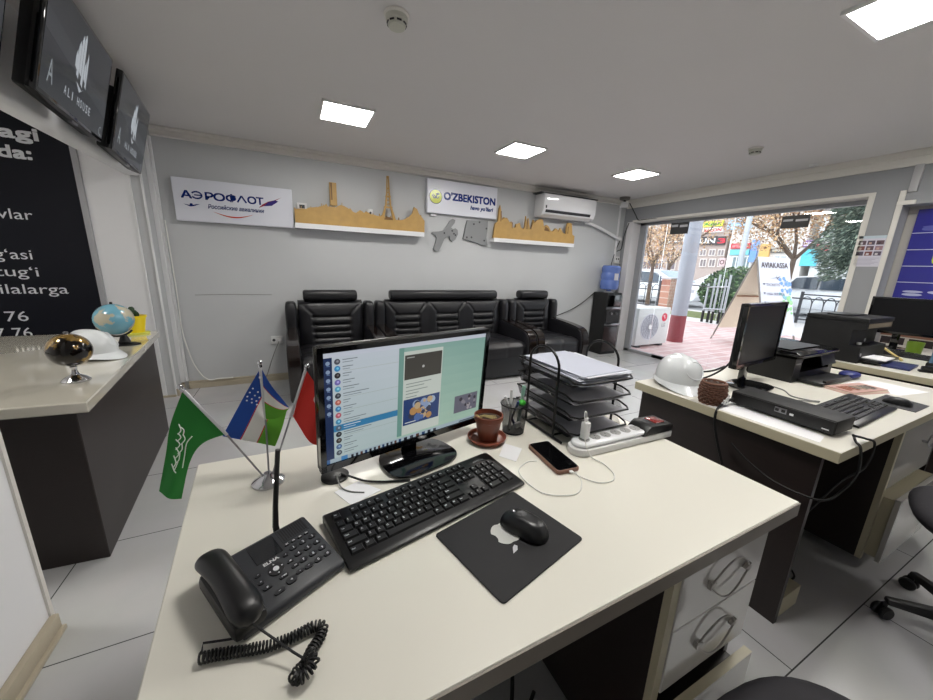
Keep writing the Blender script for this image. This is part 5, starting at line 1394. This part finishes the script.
# ------------------------------------------------------------------ swivel chairs
fab = mat('chair_fabric', (30,28,34), .75, nz=.3, nscale=40, bump=.3)
def swivel(label, loc, rz, seat_h, group=None):
    t = thing('office_chair', label, 'office chair', loc, rz, group)
    def se(u, v):
        th = 2*PI*u; ph = -PI/2+PI*v
        c_ = abs(math.cos(ph))**.45
        x = math.copysign(abs(math.cos(th))**.75, math.cos(th))*.262*c_; y = math.copysign(abs(math.sin(th))**.75, math.sin(th))*.258*c_
        return (x, y, seat_h-.05+.05*math.sin(ph)+(.012*(math.hypot(x,y)/.24)**2))
    MB().grid(se, 44, 20).build('seat', fab, t, smooth=70)
    MB().box(-.10,-.12,seat_h-.13,.10,.12,seat_h-.10).build('seat_plate', M_black, t, bevel=.006)
    MB().rod((0,0,.09),(0,0,seat_h-.11),.026,16).build('gas_column', M_black, t)
    MB().lathe([(.05,.06),(.05,.11),(.035,.13)], n=20).build('hub', M_black, t)
    for k in range(5):
        a = 2*PI*k/5; d_ = Vector((math.cos(a), math.sin(a), 0)); n_ = Vector((-d_.y, d_.x, 0))
        a0 = d_*.03; a1 = d_*.255
        vs = []
        for (q, hw_, z0, z1) in ((a0,.030,.072,.115),(a1,.018,.066,.088)):
            vs += [q-n_*hw_+Vector((0,0,z0)), q+n_*hw_+Vector((0,0,z0)), q+n_*hw_*.7+Vector((0,0,z1)), q-n_*hw_*.7+Vector((0,0,z1))]
        lg = MB().add(vs, [(0,1,5,4),(1,2,6,5),(2,3,7,6),(3,0,4,7),(3,2,1,0),(4,5,6,7)]).build('base_arm', M_black, t, bevel=.005)
        c_ = MB()
        c_.M = T(a1.x, a1.y, .026) @ Rz(a+.5)
        for s_ in (-.014,.014): c_.lathe([(.0001,s_-.009),(.022,s_-.009),(.026,s_-.004),(.026,s_+.004),(.022,s_+.009),(.0001,s_+.009)], n=18, axis='y')
        c_.box(-.010,-.004,.0,.010,.004,.04)
        c_.M = None
        c_.build('caster', M_black, lg)
    def bk(u, v):
        a = (u-.5)*2
        return (a*(.22-.03*v), .23+.03*a*a*-1+.05*v, seat_h+.08+.42*v*(1-.06*a*a))
    mb = MB().grid(bk, 16, 14); mb.grid(lambda u, v: Vector(bk(u,v))+Vector((0,.035,0)), 16, 14); mb.build('backrest', fab, t, smooth=60)
    MB().tube([(0,.12,seat_h-.115),(0,.27,seat_h-.06),(0,.285,seat_h+.2)], .018, 8).build('back_post', M_black, t)
    return t
swivel('black swivel office chair at the right edge beside the middle desk', (2.150,.060,0), math.radians(198), .50)
swivel('black swivel chair of which only the seat edge shows at the bottom of the photo', (.745,-.008,0), math.radians(176), .458)
# ------------------------------------------------------------------ the street outside
GZ = -.02
struct(MB().box(GX+.06, -8, GZ-.3, 10.2, 16, GZ), 'ground_pavers', paver_mat(), smooth=0)
struct(MB().box(10.2, -14, GZ-.32, 13.6, 30, GZ-.012), 'ground_walkway', mat('walkway_pale', (206,200,198), .8, nz=.06, nscale=3), smooth=0)
struct(MB().box(13.6, -20, GZ-.34, 21.0, 40, GZ-.05), 'ground_road', mat('road_grey', (150,150,152), .85, nz=.08, nscale=4), smooth=0)
struct(MB().box(21.0, -30, GZ-.34, 40, 60, GZ-.02), 'ground_far_walk', mat('far_walk', (196,190,186), .85), smooth=0)
g = MB().box(11.2, 5.6, GZ-.1, 12.9, 8.0, GZ+.01).build('lawn', mat('lawn_green', (120,128,84), .95, nz=.3, nscale=30), smooth=0); g['kind'] = 'structure'

t = thing('outdoor_condenser', 'white outdoor air conditioner unit with a round dark fan grille beyond the glass', 'air conditioner', (5.76,4.29,GZ))
MB().box(-.42,-.16,.04,.42,.16,.70).build('casing', mat('condenser_white', (196,196,194), .4), t, bevel=.012)
MB().lathe([(.235,-.165),(.235,-.158)], c=(-.10,0,.37), n=40, axis='y').build('grille_ring', M_paperg, t)
MB().lathe([(.0001,-.163),(.225,-.163),(.225,-.159)], c=(-.10,0,.37), n=40, axis='y').build('fan_opening', mat('fan_dark', (36,38,42), .6), t)
mb = MB()
for r_ in (.05,.09,.13,.17,.21): mb.tube([(-.10+r_*math.cos(2*PI*k/36), -.170, .37+r_*math.sin(2*PI*k/36)) for k in range(36)], .003, 5, True)
for k in range(16):
    a = 2*PI*k/16; mb.tube([(-.10+.04*math.cos(a),-.170,.37+.04*math.sin(a)),(-.10+.22*math.cos(a+.3),-.170,.37+.22*math.sin(a+.3))], .003, 4)
mb.build('wire_grille', mat('grille_grey', (120,122,126), .5), t)
MB().lathe([(.0001,-.178),(.045,-.176),(.045,-.168)], c=(-.10,0,.37), n=20, axis='y').build('fan_hub', M_white, t)
p = Panel((0,-.1612,0), (1,0,0), (0,0,1), .0006)
p.disc(.27,.53,.075,(196,44,70),1,24); p.disc(.245,.555,.012,(240,230,232),2,10); p.line([(.27,.565),(.27,.515),(.295,.515)],.010,(240,230,232),2)
p.text('LG', .215, .36, .085, (150,146,150), 1, bold=.002)
p.build('emblem', M_printed, t, world=False)
for s_ in (-.3,.3): MB().box(s_-.04,-.15,0,s_+.04,.15,.04).build('foot', M_dgrey, t, smooth=0)

t = thing('canopy_column', 'round pale grey column with a red painted foot outside the glass', 'column', (6.74,4.33,GZ))
MB().lathe([(.135,.52),(.128,4.2)], n=32).build('shaft', mat('column_grey', (150,152,160), .5, nz=.05, nscale=2), t)
MB().lathe([(.140,.0),(.140,.06),(.136,.06),(.136,.52),(.0001,.52)], n=32).build('painted_foot', mat('foot_red', (128,52,58), .55, nz=.12, nscale=9, stretch=(6,6,1)), t)

# A-frame sign
aL = Vector((7.70,3.68,1.633)); dh = Vector((.966,-.26,0)).normalized(); aR = aL+dh*.70
off = Vector((.16,.60,0))
A1 = aL+off; A1.z = GZ; B1 = aL-off*.8; B1.z = GZ; A2 = A1+dh*.70; B2 = B1+dh*.70
t = thing('sign_board', 'folding A-frame pavement sign with AVIAKASSA lettering outside the glass', 'sign', ((A1+B1+A2+B2)/4))
def slab(a, b, c, d, th, name, m, par):
    n_ = (b-a).cross(d-a).normalized()*th
    return MB().add([a,b,c,d,a+n_,b+n_,c+n_,d+n_], [(0,3,2,1),(4,5,6,7),(0,1,5,4),(1,2,6,5),(2,3,7,6),(3,0,4,7)]).build(name, m, par, world=True, smooth=0)
lo = .16
fb = lambda P_, A_, f: P_+(A_-P_)*f
slab(fb(B1,aL,lo), fb(B2,aR,lo), aR, aL, .02, 'front_board', mat('board_white', (196,196,204), .4), t)
slab(fb(A1,aL,lo), fb(A2,aR,lo), aR, aL, .02, 'back_board', mat('board_ply_pale', (240,232,206), .6, nz=.05), t)
wd = mat('frame_brown', (150,112,80), .6); wg = mat('frame_greywood', (130,122,114), .6)
for (f_, a_, nm) in ((A1,aL,wg),(A2,aR,wg),(B1,aL,wg),(B2,aR,wg)): MB().rod(f_, a_, .016, 8).build('leg', nm, t, world=True)
q1, q2 = fb(A1,aL,.56), fb(A2,aR,.56)
MB().rod(q1-off.normalized()*.045, q2-off.normalized()*.045, .016, 6).build('crossbar', wd, t, world=True)
MB().rod(fb(A1,aL,lo), fb(A2,aR,lo), .012, 6).build('crossbar', wg, t, world=True)
uv = (aL-B1); Lb = uv.length; uv = uv.normalized()
n_ = dh.cross(uv)
p = Panel(B1+n_*.024, dh, uv, .001)
p.text('AVIAKASSA', .05, Lb-.20, .145, (64,44,46), 2, bold=.002, width=.60)
dk = (56,58,76)
p.poly([(.20,Lb-.40),(.40,Lb-.375),(.48,Lb-.34),(.42,Lb-.385)], dk, 2); p.poly([(.36,Lb-.385),(.40,Lb-.30),(.375,Lb-.37)], dk, 2); p.poly([(.37,Lb-.385),(.42,Lb-.43),(.395,Lb-.375)], dk, 2)
for k, s_ in enumerate(('TICKETS','VISA SERVICE','TOUR')):
    y = Lb-.54-.17*k
    p.poly([(.06,y+.05),(.11,y+.05),(.085,y+.015)], dk, 2); p.text(s_, .13, y, .07, (66,58,84), 2, width=[.30,.40,.20][k])
random.seed(12)
for k in range(46):
    f = k/46; x = .56+random.gauss(0,.075); y = Lb-.42-.62*f+random.gauss(0,.03)
    c = (100,140,206) if f < .4 else ((120,170,176) if f < .6 else (136,186,126))
    p.disc(min(.66,max(.40,x)), y, random.uniform(.012,.045), c, .3+.01*k, 10)
p.build('artwork', M_printed, t)

# chrome barrier posts
t = thing('barrier_rack', 'cluster of upright chrome barrier posts with cross bars by the round bush', 'barrier', (10.4,5.7,GZ))
M_out = mat('steel_outdoor', (170,172,176), .3, metal=.8)
for k, (y, h) in enumerate([(6.00,1.05),(5.88,1.20),(5.74,1.30),(5.60,1.18),(5.48,1.30)]):
    o = MB().rod((10.4+.06*(k%2),y,GZ),(10.42+.06*(k%2),y,h),.026,8).build('post', M_out, t, world=True)
    MB().rod((10.4+.06*(k%2),y,GZ),(10.4+.06*(k%2),y,.30),.034,8).build('black_foot', M_black, o, world=True)
for z in (.35,.95): MB().rod((10.38,6.0,z),(10.38,5.46,z+.04),.018,8).build('crossbar', M_out, t, world=True)
MB().rod((10.36,6.55,.98),(10.38,5.9,.96),.016,6).build('side_bar', M_dgrey, t, world=True)

# plants
def leaf_cloud(mb, c, rad, n, size, cols, shell=.35, squash=None):
    for _ in range(n):
        d = Vector((random.gauss(0,1), random.gauss(0,1), random.gauss(0,1))).normalized()
        r_ = (shell+(1-shell)*random.random()**.5)
        q = Vector((c[0]+d.x*rad[0]*r_, c[1]+d.y*rad[1]*r_, c[2]+d.z*rad[2]*r_))
        u_ = Vector((random.gauss(0,1), random.gauss(0,1), random.gauss(0,1))).normalized(); v_ = u_.cross(Vector((random.gauss(0,1), random.gauss(0,1), random.gauss(0,1)))).normalized()
        s_ = size*random.uniform(.6,1.3)
        c_ = random.choice(cols); k = random.uniform(.8,1.15); mb.color(tuple(min(255,x*k) for x in c_))
        mb.add([q-u_*s_*.5, q+v_*s_*.32, q+u_*s_*.5, q-v_*s_*.32], [(0,1,2,3)])
M_leafv = vmat('leaves', .7)
random.seed(21)
t = thing('round_bush', 'dense round dark green bush behind the chrome barrier posts', 'bush', (11.9,5.95,GZ))
mb = MB(); mb.color((44,62,44)); mb.ball((0,0,.80), 1, 18, 12, (.62,.95,.66))
leaf_cloud(mb, (0,0,.82), (.75,1.12,.76), 2600, .11, [(66,92,60),(90,116,78),(50,74,50),(120,140,100)], .75)
tag(mb.build('foliage', M_leafv, t, smooth=0), kind='stuff')
MB().rod((0,0,0),(0,0,.5),.06,8).build('trunk', mat('bark', (96,84,74), .9, nz=.2), t)

def tree(label, loc, fork, branches, cols, clouds, lsize, trunk_r=.11, barkc=(104,88,76), cat='tree', name='street_tree'):
    t = thing(name, label, cat, loc)
    bk_ = mat('bark_%d' % barkc[0], barkc, .9, nz=.2, nscale=8)
    MB().tube([(0,0,0),(.02,.03,fork*.5),(0,0,fork)], trunk_r, 10, r1=trunk_r*.75).build('trunk', bk_, t)
    mb = MB()
    def grow(p_, d_, L_, r_, n_):
        e = p_+d_*L_; mid = p_+d_*L_*.5+Vector((random.gauss(0,.05),random.gauss(0,.05),0))*L_
        mb.tube([p_, mid, e], r_, 6, r1=r_*.6)
        if n_:
            for _ in range(3):
                nd = (d_+Vector((random.gauss(0,.45), random.gauss(0,.55), random.gauss(.12,.3)))).normalized(); grow(e, nd, L_*random.uniform(.55,.8), r_*.58, n_-1)
    for (dx,dy,dz,L_) in branches: grow(Vector((0,0,fork)), Vector((dx,dy,dz)).normalized(), L_, trunk_r*.62, 3)
    mb.build('branches', bk_, t)
    mb = MB()
    for (c, rad, n) in clouds: leaf_cloud(mb, c, rad, n, lsize, cols, .05)
    tag(mb.build('foliage', M_leafv, t, smooth=0), kind='stuff')
    return t
random.seed(4)
aut = [(206,166,122),(214,184,146),(190,150,112),(220,200,172),(180,138,106),(200,176,150)]
tree('autumn tree with thin orange leaves behind the left window edge', (13.0,9.75,GZ), 1.5, [(0,.5,1,1.0),(.1,-.4,1,1.1),(-.3,.1,1,.9),(.3,-.1,1,1.0)], aut, [((0,-.3,2.9),(1.2,1.9,1.3),3600),((0,.2,2.0),(1.0,1.1,.6),800)], .075, .085)
tree('wide autumn tree with a dense orange crown above the A-frame sign', (15.6,6.35,GZ), 1.9, [(0,.7,.8,1.2),(.1,-.6,.9,1.1),(0,.15,1,1.2),(-.3,.4,.7,1.0)], aut, [((0,.75,3.5),(1.5,1.9,1.35),6500),((.3,-.2,3.9),(1.0,.9,.9),1800)], .085, .10)
tree('bare autumn tree with pale leaves far behind the round column', (17.8,12.4,GZ), 1.6, [(0,.5,1,1.2),(.1,-.5,1,1.2),(0,0,1,1.3)], [(206,176,146),(190,150,110),(176,140,110)], [((0,1.0,3.6),(1.4,1.6,1.5),1100)], .085)
# conifer: tiers of drooping sprays around a trunk
t = thing('conifer_tree', 'big dark green conifer filling the right part of the window', 'tree', (13.9,4.22,GZ))
MB().rod((0,0,0),(0,0,4.6),.12,8,r1=.03).build('trunk', MATS['bark'], t)
mb = MB(); random.seed(31)
for k in range(15000):
    z = 1.35+random.random()**.85*3.6; f_ = (z-1.35)/3.8; R_ = 1.12*(1-f_)**.5*min(1,.55+f_*3)*(.94+.13*math.sin(z*6)+.05*math.sin(3*(k%7)))
    a = random.uniform(0,2*PI); r_ = R_*(random.random()**.35)
    q = Vector((r_*math.cos(a), r_*math.sin(a), z-.12*r_)); d_ = Vector((math.cos(a),math.sin(a),-.45+random.gauss(0,.35))).normalized(); n_ = d_.cross(Vector((random.gauss(0,1),random.gauss(0,1),random.gauss(0,1)))).normalized()
    c_ = random.choice([(96,110,98),(112,124,110),(82,96,86),(132,142,124)]); kk = random.uniform(.8,1.15); mb.color(tuple(x*kk for x in c_))
    L_ = random.uniform(.06,.15); w_ = .016
    mb.add([q-n_*w_, q+n_*w_, q+d_*L_+n_*w_*.4, q+d_*L_-n_*w_*.4], [(0,1,2,3)])
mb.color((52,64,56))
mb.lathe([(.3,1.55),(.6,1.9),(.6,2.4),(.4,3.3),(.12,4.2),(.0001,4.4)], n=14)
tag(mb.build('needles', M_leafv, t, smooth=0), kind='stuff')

# fences
def fence(label, y0, y1, x, h, n_arch):
    t = thing('iron_fence', label, 'fence', (x,(y0+y1)/2,GZ))
    fe = mat('iron_dark', (72,72,76), .5, metal=.3)
    L_ = y1-y0
    mb = MB()
    for z in (.12,h-.02): mb.box(-.015,-L_/2,z-.018,.015,L_/2,z+.018)
    mb.build('rails', fe, t, smooth=0)
    mb = MB(); st = L_/n_arch
    for k in range(n_arch):
        c = -L_/2+st*(k+.5); r_ = st*.5
        mb.tube([(0,c-r_,.12),(0,c-r_,h-.30)]+[(0,c-r_*math.cos(PI*j/8),h-.30+.22*math.sin(PI*j/8)) for j in range(1,8)]+[(0,c+r_,h-.30),(0,c+r_,.12)], .014, 5)
    mb.build('arched_bars', fe, t)
    for s_ in (-L_/2,L_/2): MB().box(-.03,s_-.03,0,.03,s_+.03,h+.06).build('post', fe, t, smooth=0)
    return t
fence('dark iron fence with arched bars at the right of the window', 2.2, 5.05, 13.4, .86, 11)
fence('dark iron fence section left of the brick pillar', 8.66, 10.4, 12.1, .98, 6)
t = thing('brick_pillar', 'low red brick pillar at the end of the left fence', 'pillar', (12.1,8.33,GZ))
bm_ = bpy.data.materials.new('red_brick'); bm_.use_nodes = True; nt = bm_.node_tree; b = nt.nodes['Principled BSDF']
tc = nt.nodes.new('ShaderNodeTexCoord'); br = nt.nodes.new('ShaderNodeTexBrick'); mp = nt.nodes.new('ShaderNodeMapping'); mp.inputs['Rotation'].default_value = (PI/2,0,PI/2)
br.inputs['Scale'].default_value = 1; br.inputs['Brick Width'].default_value = .22; br.inputs['Row Height'].default_value = .075; br.inputs['Mortar Size'].default_value = .01
br.inputs['Color1'].default_value = (*lin((.60,.40,.34)),1); br.inputs['Color2'].default_value = (*lin((.72,.54,.46)),1); br.inputs['Mortar'].default_value = (*lin((.80,.76,.72)),1)
nt.links.new(tc.outputs['Object'], mp.inputs[0]); nt.links.new(mp.outputs[0], br.inputs['Vector']); nt.links.new(br.outputs[0], b.inputs['Base Color']); b.inputs['Roughness'].default_value = .8
MB().box(-.17,-.17,0,.17,.17,1.12).build('shaft', bm_, t, smooth=0)
MB().box(-.20,-.20,1.12,.20,.20,1.17).build('cap', M_paperg, t, bevel=.01)

# cars, seen from the side
def car(label, loc, L_=4.3, H_=1.48, paint=(238,240,244), glassc=(70,80,92)):
    t = thing('car', label, 'car', loc, 0, 'parked white cars')
    pm = mat('car_paint_%d' % paint[0], paint, .2, coat=.5)
    # local: x depth (half width .85), y along; front towards -y
    side = [(2.05,.30),(2.12,.55),(2.08,.82),(1.95,.95),(1.55,1.18),(1.05,H_*.96),(.35,H_),(-.25,H_*.97),(-.75,1.22),(-1.15,.98),(-1.75,.86),(-2.08,.70),(-2.12,.42),(-2.02,.28)]
    k = L_/4.24; side = [(y*k, z) for y, z in side]
    mb = MB(); W_ = .84
    vs = []
    for s_ in (-1,1):
        for (y,z) in side: vs.append((s_*(W_-(.20 if z > 1.1 else .04 if z > .9 else 0)), y, z))
    n = len(side)
    fs = [tuple(range(n)), tuple(reversed(range(n,2*n)))]+[(i,(i+1)%n,n+(i+1)%n,n+i) for i in range(n)]
    mb.add(vs, fs); mb.build('body', pm, t, bevel=.03, smooth=50)
    gm = mat('car_glass', glassc, .1, coat=.4)
    mb = MB()
    for pts in ([(1.28,.98),(1.0,1.36),(.42,1.40),(.42,.98)],[(.34,.98),(.34,1.40),(-.22,1.37),(-.62,1.17),(-.90,.98)]):
        mb.prism([(y*k,z) for y,z in pts], -W_-.012, -W_+.19, 'x')
    mb.build('side_window', gm, t, smooth=0)
    ws = [(-.30*k,H_*.955),(-.80*k,1.20),(-1.12*k,1.0)]
    mb = MB(); mb.add([(-.60,ws[0][0]-.02,ws[0][1]+.012),(.60,ws[0][0]-.02,ws[0][1]+.012),(.72,ws[2][0]-.03,ws[2][1]+.012),(-.72,ws[2][0]-.03,ws[2][1]+.012)], [(0,1,2,3)]); mb.build('windscreen', mat('car_screen', (170,190,200), .1), t, smooth=0)
    MB().box(-W_-.01,-1.0*k,.62,-W_+.02,1.2*k,.66).build('side_moulding', M_dgrey, t, smooth=0)
    MB().box(-W_-.10,-.80*k,.98,-W_+.02,-.66*k,1.10).build('mirror', pm, t, bevel=.02)
    MB().box(-W_-.01,-2.05*k,.62,-W_+.12,-1.82*k,.76).build('headlight', M_paperg, t, bevel=.01)
    MB().box(-W_-.01,1.90*k,.68,-W_+.12,2.06*k,.86).build('tail_light', mat('tail_red', (150,40,40), .3), t, bevel=.01)
    for y in (-1.32*k,1.30*k):
        w_ = MB().lathe([(.20,-W_-.01),(.31,-W_-.01),(.32,-W_+.02),(.32,-W_+.18),(.2,-W_+.18)], c=(0,y,.32), n=24, axis='x').build('wheel', M_black, t)
        MB().lathe([(.0001,-W_-.012),(.19,-W_-.008),(.20,-W_+.02)], c=(0,y,.32), n=20, axis='x').build('hub_cap', M_steel, w_)
    return t
car('white car with dark windows parked behind the right iron fence', (17.2,5.4,GZ-.05), 4.4, 1.46)
car('white car parked behind the left fence and autumn tree', (15.2,10.9,GZ-.05), 4.4, 1.52, (239,240,244))
car('white car farther along the road, behind the A-frame sign', (19.3,9.6,GZ-.05), 4.3, 1.48, (237,240,244))

# street pole and buildings opposite
t = thing('street_pole', 'pale grey street pole rising behind the round bush', 'pole', (13.2,6.75,GZ))
MB().rod((0,0,0),(0,0,6),.085,12,r1=.07).build('shaft', mat('pole_grey', (186,192,198), .5), t)
MB().lathe([(.16,0),(.16,.10),(.09,.16)], n=16).build('foot', M_dgrey, t)
def building(name, label, y0, y1, h, x=22.6, colr=(206,196,188)):
    t = thing(name, label, 'building', (x,(y0+y1)/2,GZ))
    MB().box(0,-(y1-y0)/2,0,6,(y1-y0)/2,h).build('wall', mat('facade_%d_%d' % (colr[0], colr[2]), colr, .8, nz=.05, nscale=1), t, smooth=0)
    MB().box(-.25,-(y1-y0)/2-.1,h,6.1,(y1-y0)/2+.1,h+.25).build('roof_slab', mat('roof_grey', (150,146,146), .7), t, smooth=0)
    return t
def sgn(t, y0, y1, z0, z1, c, txt=None, tc_=(240,240,240), th=.12, name='shop_sign', x=22.6):
    o = MB().box(x-th, min(y0,y1), z0, x-.002, max(y0,y1), z1).build(name, mat('sign_%d_%d_%d' % c, c, .5), t, world=True, smooth=0)
    if txt:
        p = Panel((x-th-.002, max(y0,y1), z0), (0,-1,0), (0,0,1), .004); w_ = abs(y1-y0)
        p.text(txt, w_*.08, (z1-z0)*.22, (z1-z0)*.78, tc_, 1, width=w_*.84, bold=.01); p.build('lettering', M_painted, o)
    return o
def win(t, y0, y1, z0, z1, fr=(230,230,230), gl=(110,116,124), x=22.6):
    o = MB().box(x-.05, min(y0,y1), z0, x-.002, max(y0,y1), z1).build('window', mat('winframe_%d' % fr[0], fr, .5), t, world=True, smooth=0)
    w_ = abs(y1-y0); a = min(y0,y1)
    MB().box(x-.065,a+.06,z0+.06,x-.05,a+w_/2-.03,z1-.06).box(x-.065,a+w_/2+.03,z0+.06,x-.05,a+w_-.06,z1-.06).build('pane', mat('pane_%d' % gl[0], gl, .15), o, world=True, smooth=0)
def B(px, py): q = at(px, py, 'x', 22.5); return q.y, q.z
t = building('shop_building', 'brownish shop building with many signs behind the round column', 12.45, 22.0, 7.5, 22.6, (186,168,160))
def sp(px0, py0, px1, py1, *a, **k):
    (ya, za), (yb, zb) = B(px0, (py0+py1)/2), B(px1, (py0+py1)/2); zt_ = B((px0+px1)/2, py0)[1]; zb_ = B((px0+px1)/2, py1)[1]
    return ya, yb, zb_, zt_
r_ = sp(703,221,723,226.5); sgn(t, *r_, (222,226,70), 'Asian', (80,150,60))
r_ = sp(703,227.5,723,232.5); sgn(t, *r_, (236,226,224), 'SALON', (196,60,60))
r_ = sp(698,236.5,716,245); sgn(t, *r_, (66,60,62), 'UN', (240,240,240))
r_ = sp(716,236.5,725,245); sgn(t, *r_, (70,62,62), '3', (222,60,76))
r_ = sp(662,235,692,244); sgn(t, *r_, (90,84,84), 'OLTI', (240,240,240))
r_ = sp(648,222,676,229); sgn(t, *r_, (206,202,200))
for (a, b_) in ((699,706),(708,715),(717,724)):
    win(t, *sp(a,249,b_,256), (216,206,200), (140,130,132)); win(t, *sp(a,258.5,b_,267), (226,216,210), (128,116,116))
for (a, b_) in ((642,651),(654,663),(666,675),(678,687)):
    win(t, *sp(a,248,b_,257), (216,206,200), (124,110,112)); win(t, *sp(a,260,b_,270), (216,206,200), (116,104,108))
r_ = sp(716,254,725,266)
sgn(t, *sp(719.5,258,724.5,266), (224,196,196), 'O', (120,90,90))
t = building('shop_building', 'pale shop building with red and turquoise signs beside the street pole', 8.85, 12.3, 5.6, 22.6, (222,216,210))
sgn(t, *sp(731,243.5,750,248.5), (206,62,74), 'AVTOSALON', (232,150,150))
sgn(t, *sp(730,249.5,749,255), (120,196,206))
win(t, *sp(731,256,740,268), (240,240,240), (120,136,140)); win(t, *sp(742,256,750,268), (240,240,240), (120,136,140))
sgn(t, *sp(750.5,240,757,262), (120,160,226))
sgn(t, *sp(771,248.5,788,252.5), (70,66,62), 'AVTO TEX', (206,196,180))
sgn(t, *sp(759,244,769,262), (226,180,110)); win(t, *sp(772,255,786,268), (238,238,240), (170,176,180))
sgn(t, *sp(728,218,752,229), (170,200,226))
t = building('kiosk', 'small kiosk with turquoise wall and purple sign behind the bare tree trunk', 5.6, 8.5, 4.2, 22.6, (214,216,216))
sgn(t, *sp(801,249.5,817,266), (96,196,214)); sgn(t, *sp(803,240.5,815,247), (130,90,150), 'BEK', (230,220,240)); sgn(t, *sp(816,244,828,251), (206,96,100), name='red_panel')
t = building('apartment_building', 'plain pale building at the far right beyond the conifer', -6.0, 5.4, 8.0, 23.2, (200,198,196))
for k in range(4):
    for j in range(2): win(t, -4.6+2.4*k, -3.4+2.4*k, 1.2+3*j, 2.6+3*j, x=23.2)

# ------------------------------------------------------------------ plates and notices on the inside of the glass
for (label, q0, q1) in (('small dark plate with two light bars hung at the top left of the glass', (672,221.5), (687.5,233.5)), ('small dark plate with two light bars hung at the top right of the glass', (783,216.5), (808,227))):
    a = at(*q0, 'x', GX-.012); b_ = at(*q1, 'x', GX-.012)
    t = thing('hanging_plate', label, 'plate', (GX-.012,(a.y+b_.y)/2,b_.z))
    w_, h_ = abs(a.y-b_.y), a.z-b_.z
    MB().box(-.006,-w_/2,0,.005,w_/2,h_).build('plate', mat('plate_dark', (62,62,62), .5), t, smooth=0)
    p = Panel((-.0065,w_/2,0), (0,-1,0), (0,0,1), .0006)
    p.rect(.015,h_*.55,w_*.42,h_*.72,(196,198,200)); p.rect(w_*.52,h_*.50,w_*.95,h_*.67,(206,206,208))
    p.build('light_bars', M_painted, t, world=False)
t = thing('notice_sheet', 'printed notice with three rows of small photos on the pier right of the glass', 'notice', (RX-.004,1.41,1.41))
MB().box(-.001,-.09,0,.0,.09,.275).build('sheet', mat('notice_paper', (206,204,216), .5), t, smooth=0)
p = Panel((-.0015,.09,0), (0,-1,0), (0,0,1), .0005); random.seed(8)
p.rect(.0,.25,.18,.275,(190,204,214))
for k in range(3):
    for j in range(3): p.rect(.008+.057*j,.195-.048*k,.056+.057*j,.232-.048*k,random.choice([(120,70,66),(96,76,84),(140,96,80),(90,80,96),(150,120,130)])); p.rect(.018+.057*j,.200-.048*k,.036+.057*j,.218-.048*k,random.choice([(190,160,150),(206,200,206),(70,60,70)]),2)
for k in range(6): p.rect(.01,.075-.012*k,.165-.02*(k%3),.079-.012*k,(170,166,184))
p.build('print', M_painted, t, world=False)

# banner in the second window: blue fields with white lines, lime letter, picture strips below
t = thing('window_banner', 'large blue banner with white lines, lime letters and photo strips in the right window', 'banner', (GX-.06,.0,.5))
MB().box(GX-.060,BY0+.01,.5,GX-.052,BY1-.065,1.90).build('sheet', mat('banner_blue', (58,58,140), .3), t, world=True, smooth=0)
p = Panel((GX-.0605, BY1-.065, 0), (0,-1,0), (0,0,1), .001)
Wb = BY1-.065-BY0-.02
p.rect(0,.5,Wb,1.90,(54,54,142),0)
for z in (1.70,1.56,1.42,1.28,1.14): p.rect(0,z,Wb,z+.006,(196,200,226),1)
random.seed(14)
for (z0, n_, c) in ((1.72,9,(96,100,176)),(1.17,7,(176,180,214))):
    for k in range(n_):
        x = .05+.30*k+random.uniform(-.05,.05); w_ = random.uniform(.08,.16); h_ = random.uniform(.008,.016)
        for j in range(4): p.disc(min(Wb-.12,max(.11,x+random.uniform(-.06,.06))), z0+random.uniform(0,.05), .06, c, 1.5+.02*j, 14, random.uniform(.006,.014))
lime = (186,214,60)
p.text('U', .155, 1.44, .14, lime, 2, bold=.004); p.text('TOUR', .30, 1.44, .14, lime, 2, bold=.004)
p.rect(.17,1.62,.24,1.632,lime,2)
p.rect(0,.5,Wb,1.045,(196,190,180),2)
for k in range(14): p.rect(.01+.19*k,.985,.17+.19*k,1.04,(70,66,74),3)
p.rect(0,.80,Wb,.975,(190,176,158),3); p.rect(0,.962,Wb,.985,(92,92,170),3.2)
for k in range(40): p.disc(random.uniform(.06,Wb-.06), random.uniform(.82,.95), random.uniform(.012,.05), random.choice([(150,104,84),(206,196,180),(126,110,100),(170,150,136),(110,90,84)]), 3.5+.02*k, 9, random.uniform(.006,.016))
p.rect(0,.80,Wb,.825,(140,100,84),4.5)
for k in range(14): p.rect(.01+.17*k,.68,.155+.17*k,.79,(62,54,56),3); p.rect(.03+.17*k,.70,.07+.17*k,.74,(88,72,70),3.5)
p.rect(0,.5,Wb,.665,(206,204,206),3)
p.build('print', M_printed, t)
# ------------------------------------------------------------------ sky and daylight
w = bpy.data.worlds.new('world'); SC.world = w; w.use_nodes = True
bg = w.node_tree.nodes['Background']; bg.inputs[0].default_value = (.86,.93,1,1); bg.inputs[1].default_value = 3.3
SC.view_settings.view_transform = 'Standard'
SC.view_settings.look = 'None'
SC.view_settings.exposure = 0
SC.cycles.use_denoising = True
SC.cycles.max_bounces = 8; SC.cycles.transparent_max_bounces = 12
SC.cycles.sample_clamp_indirect = 8
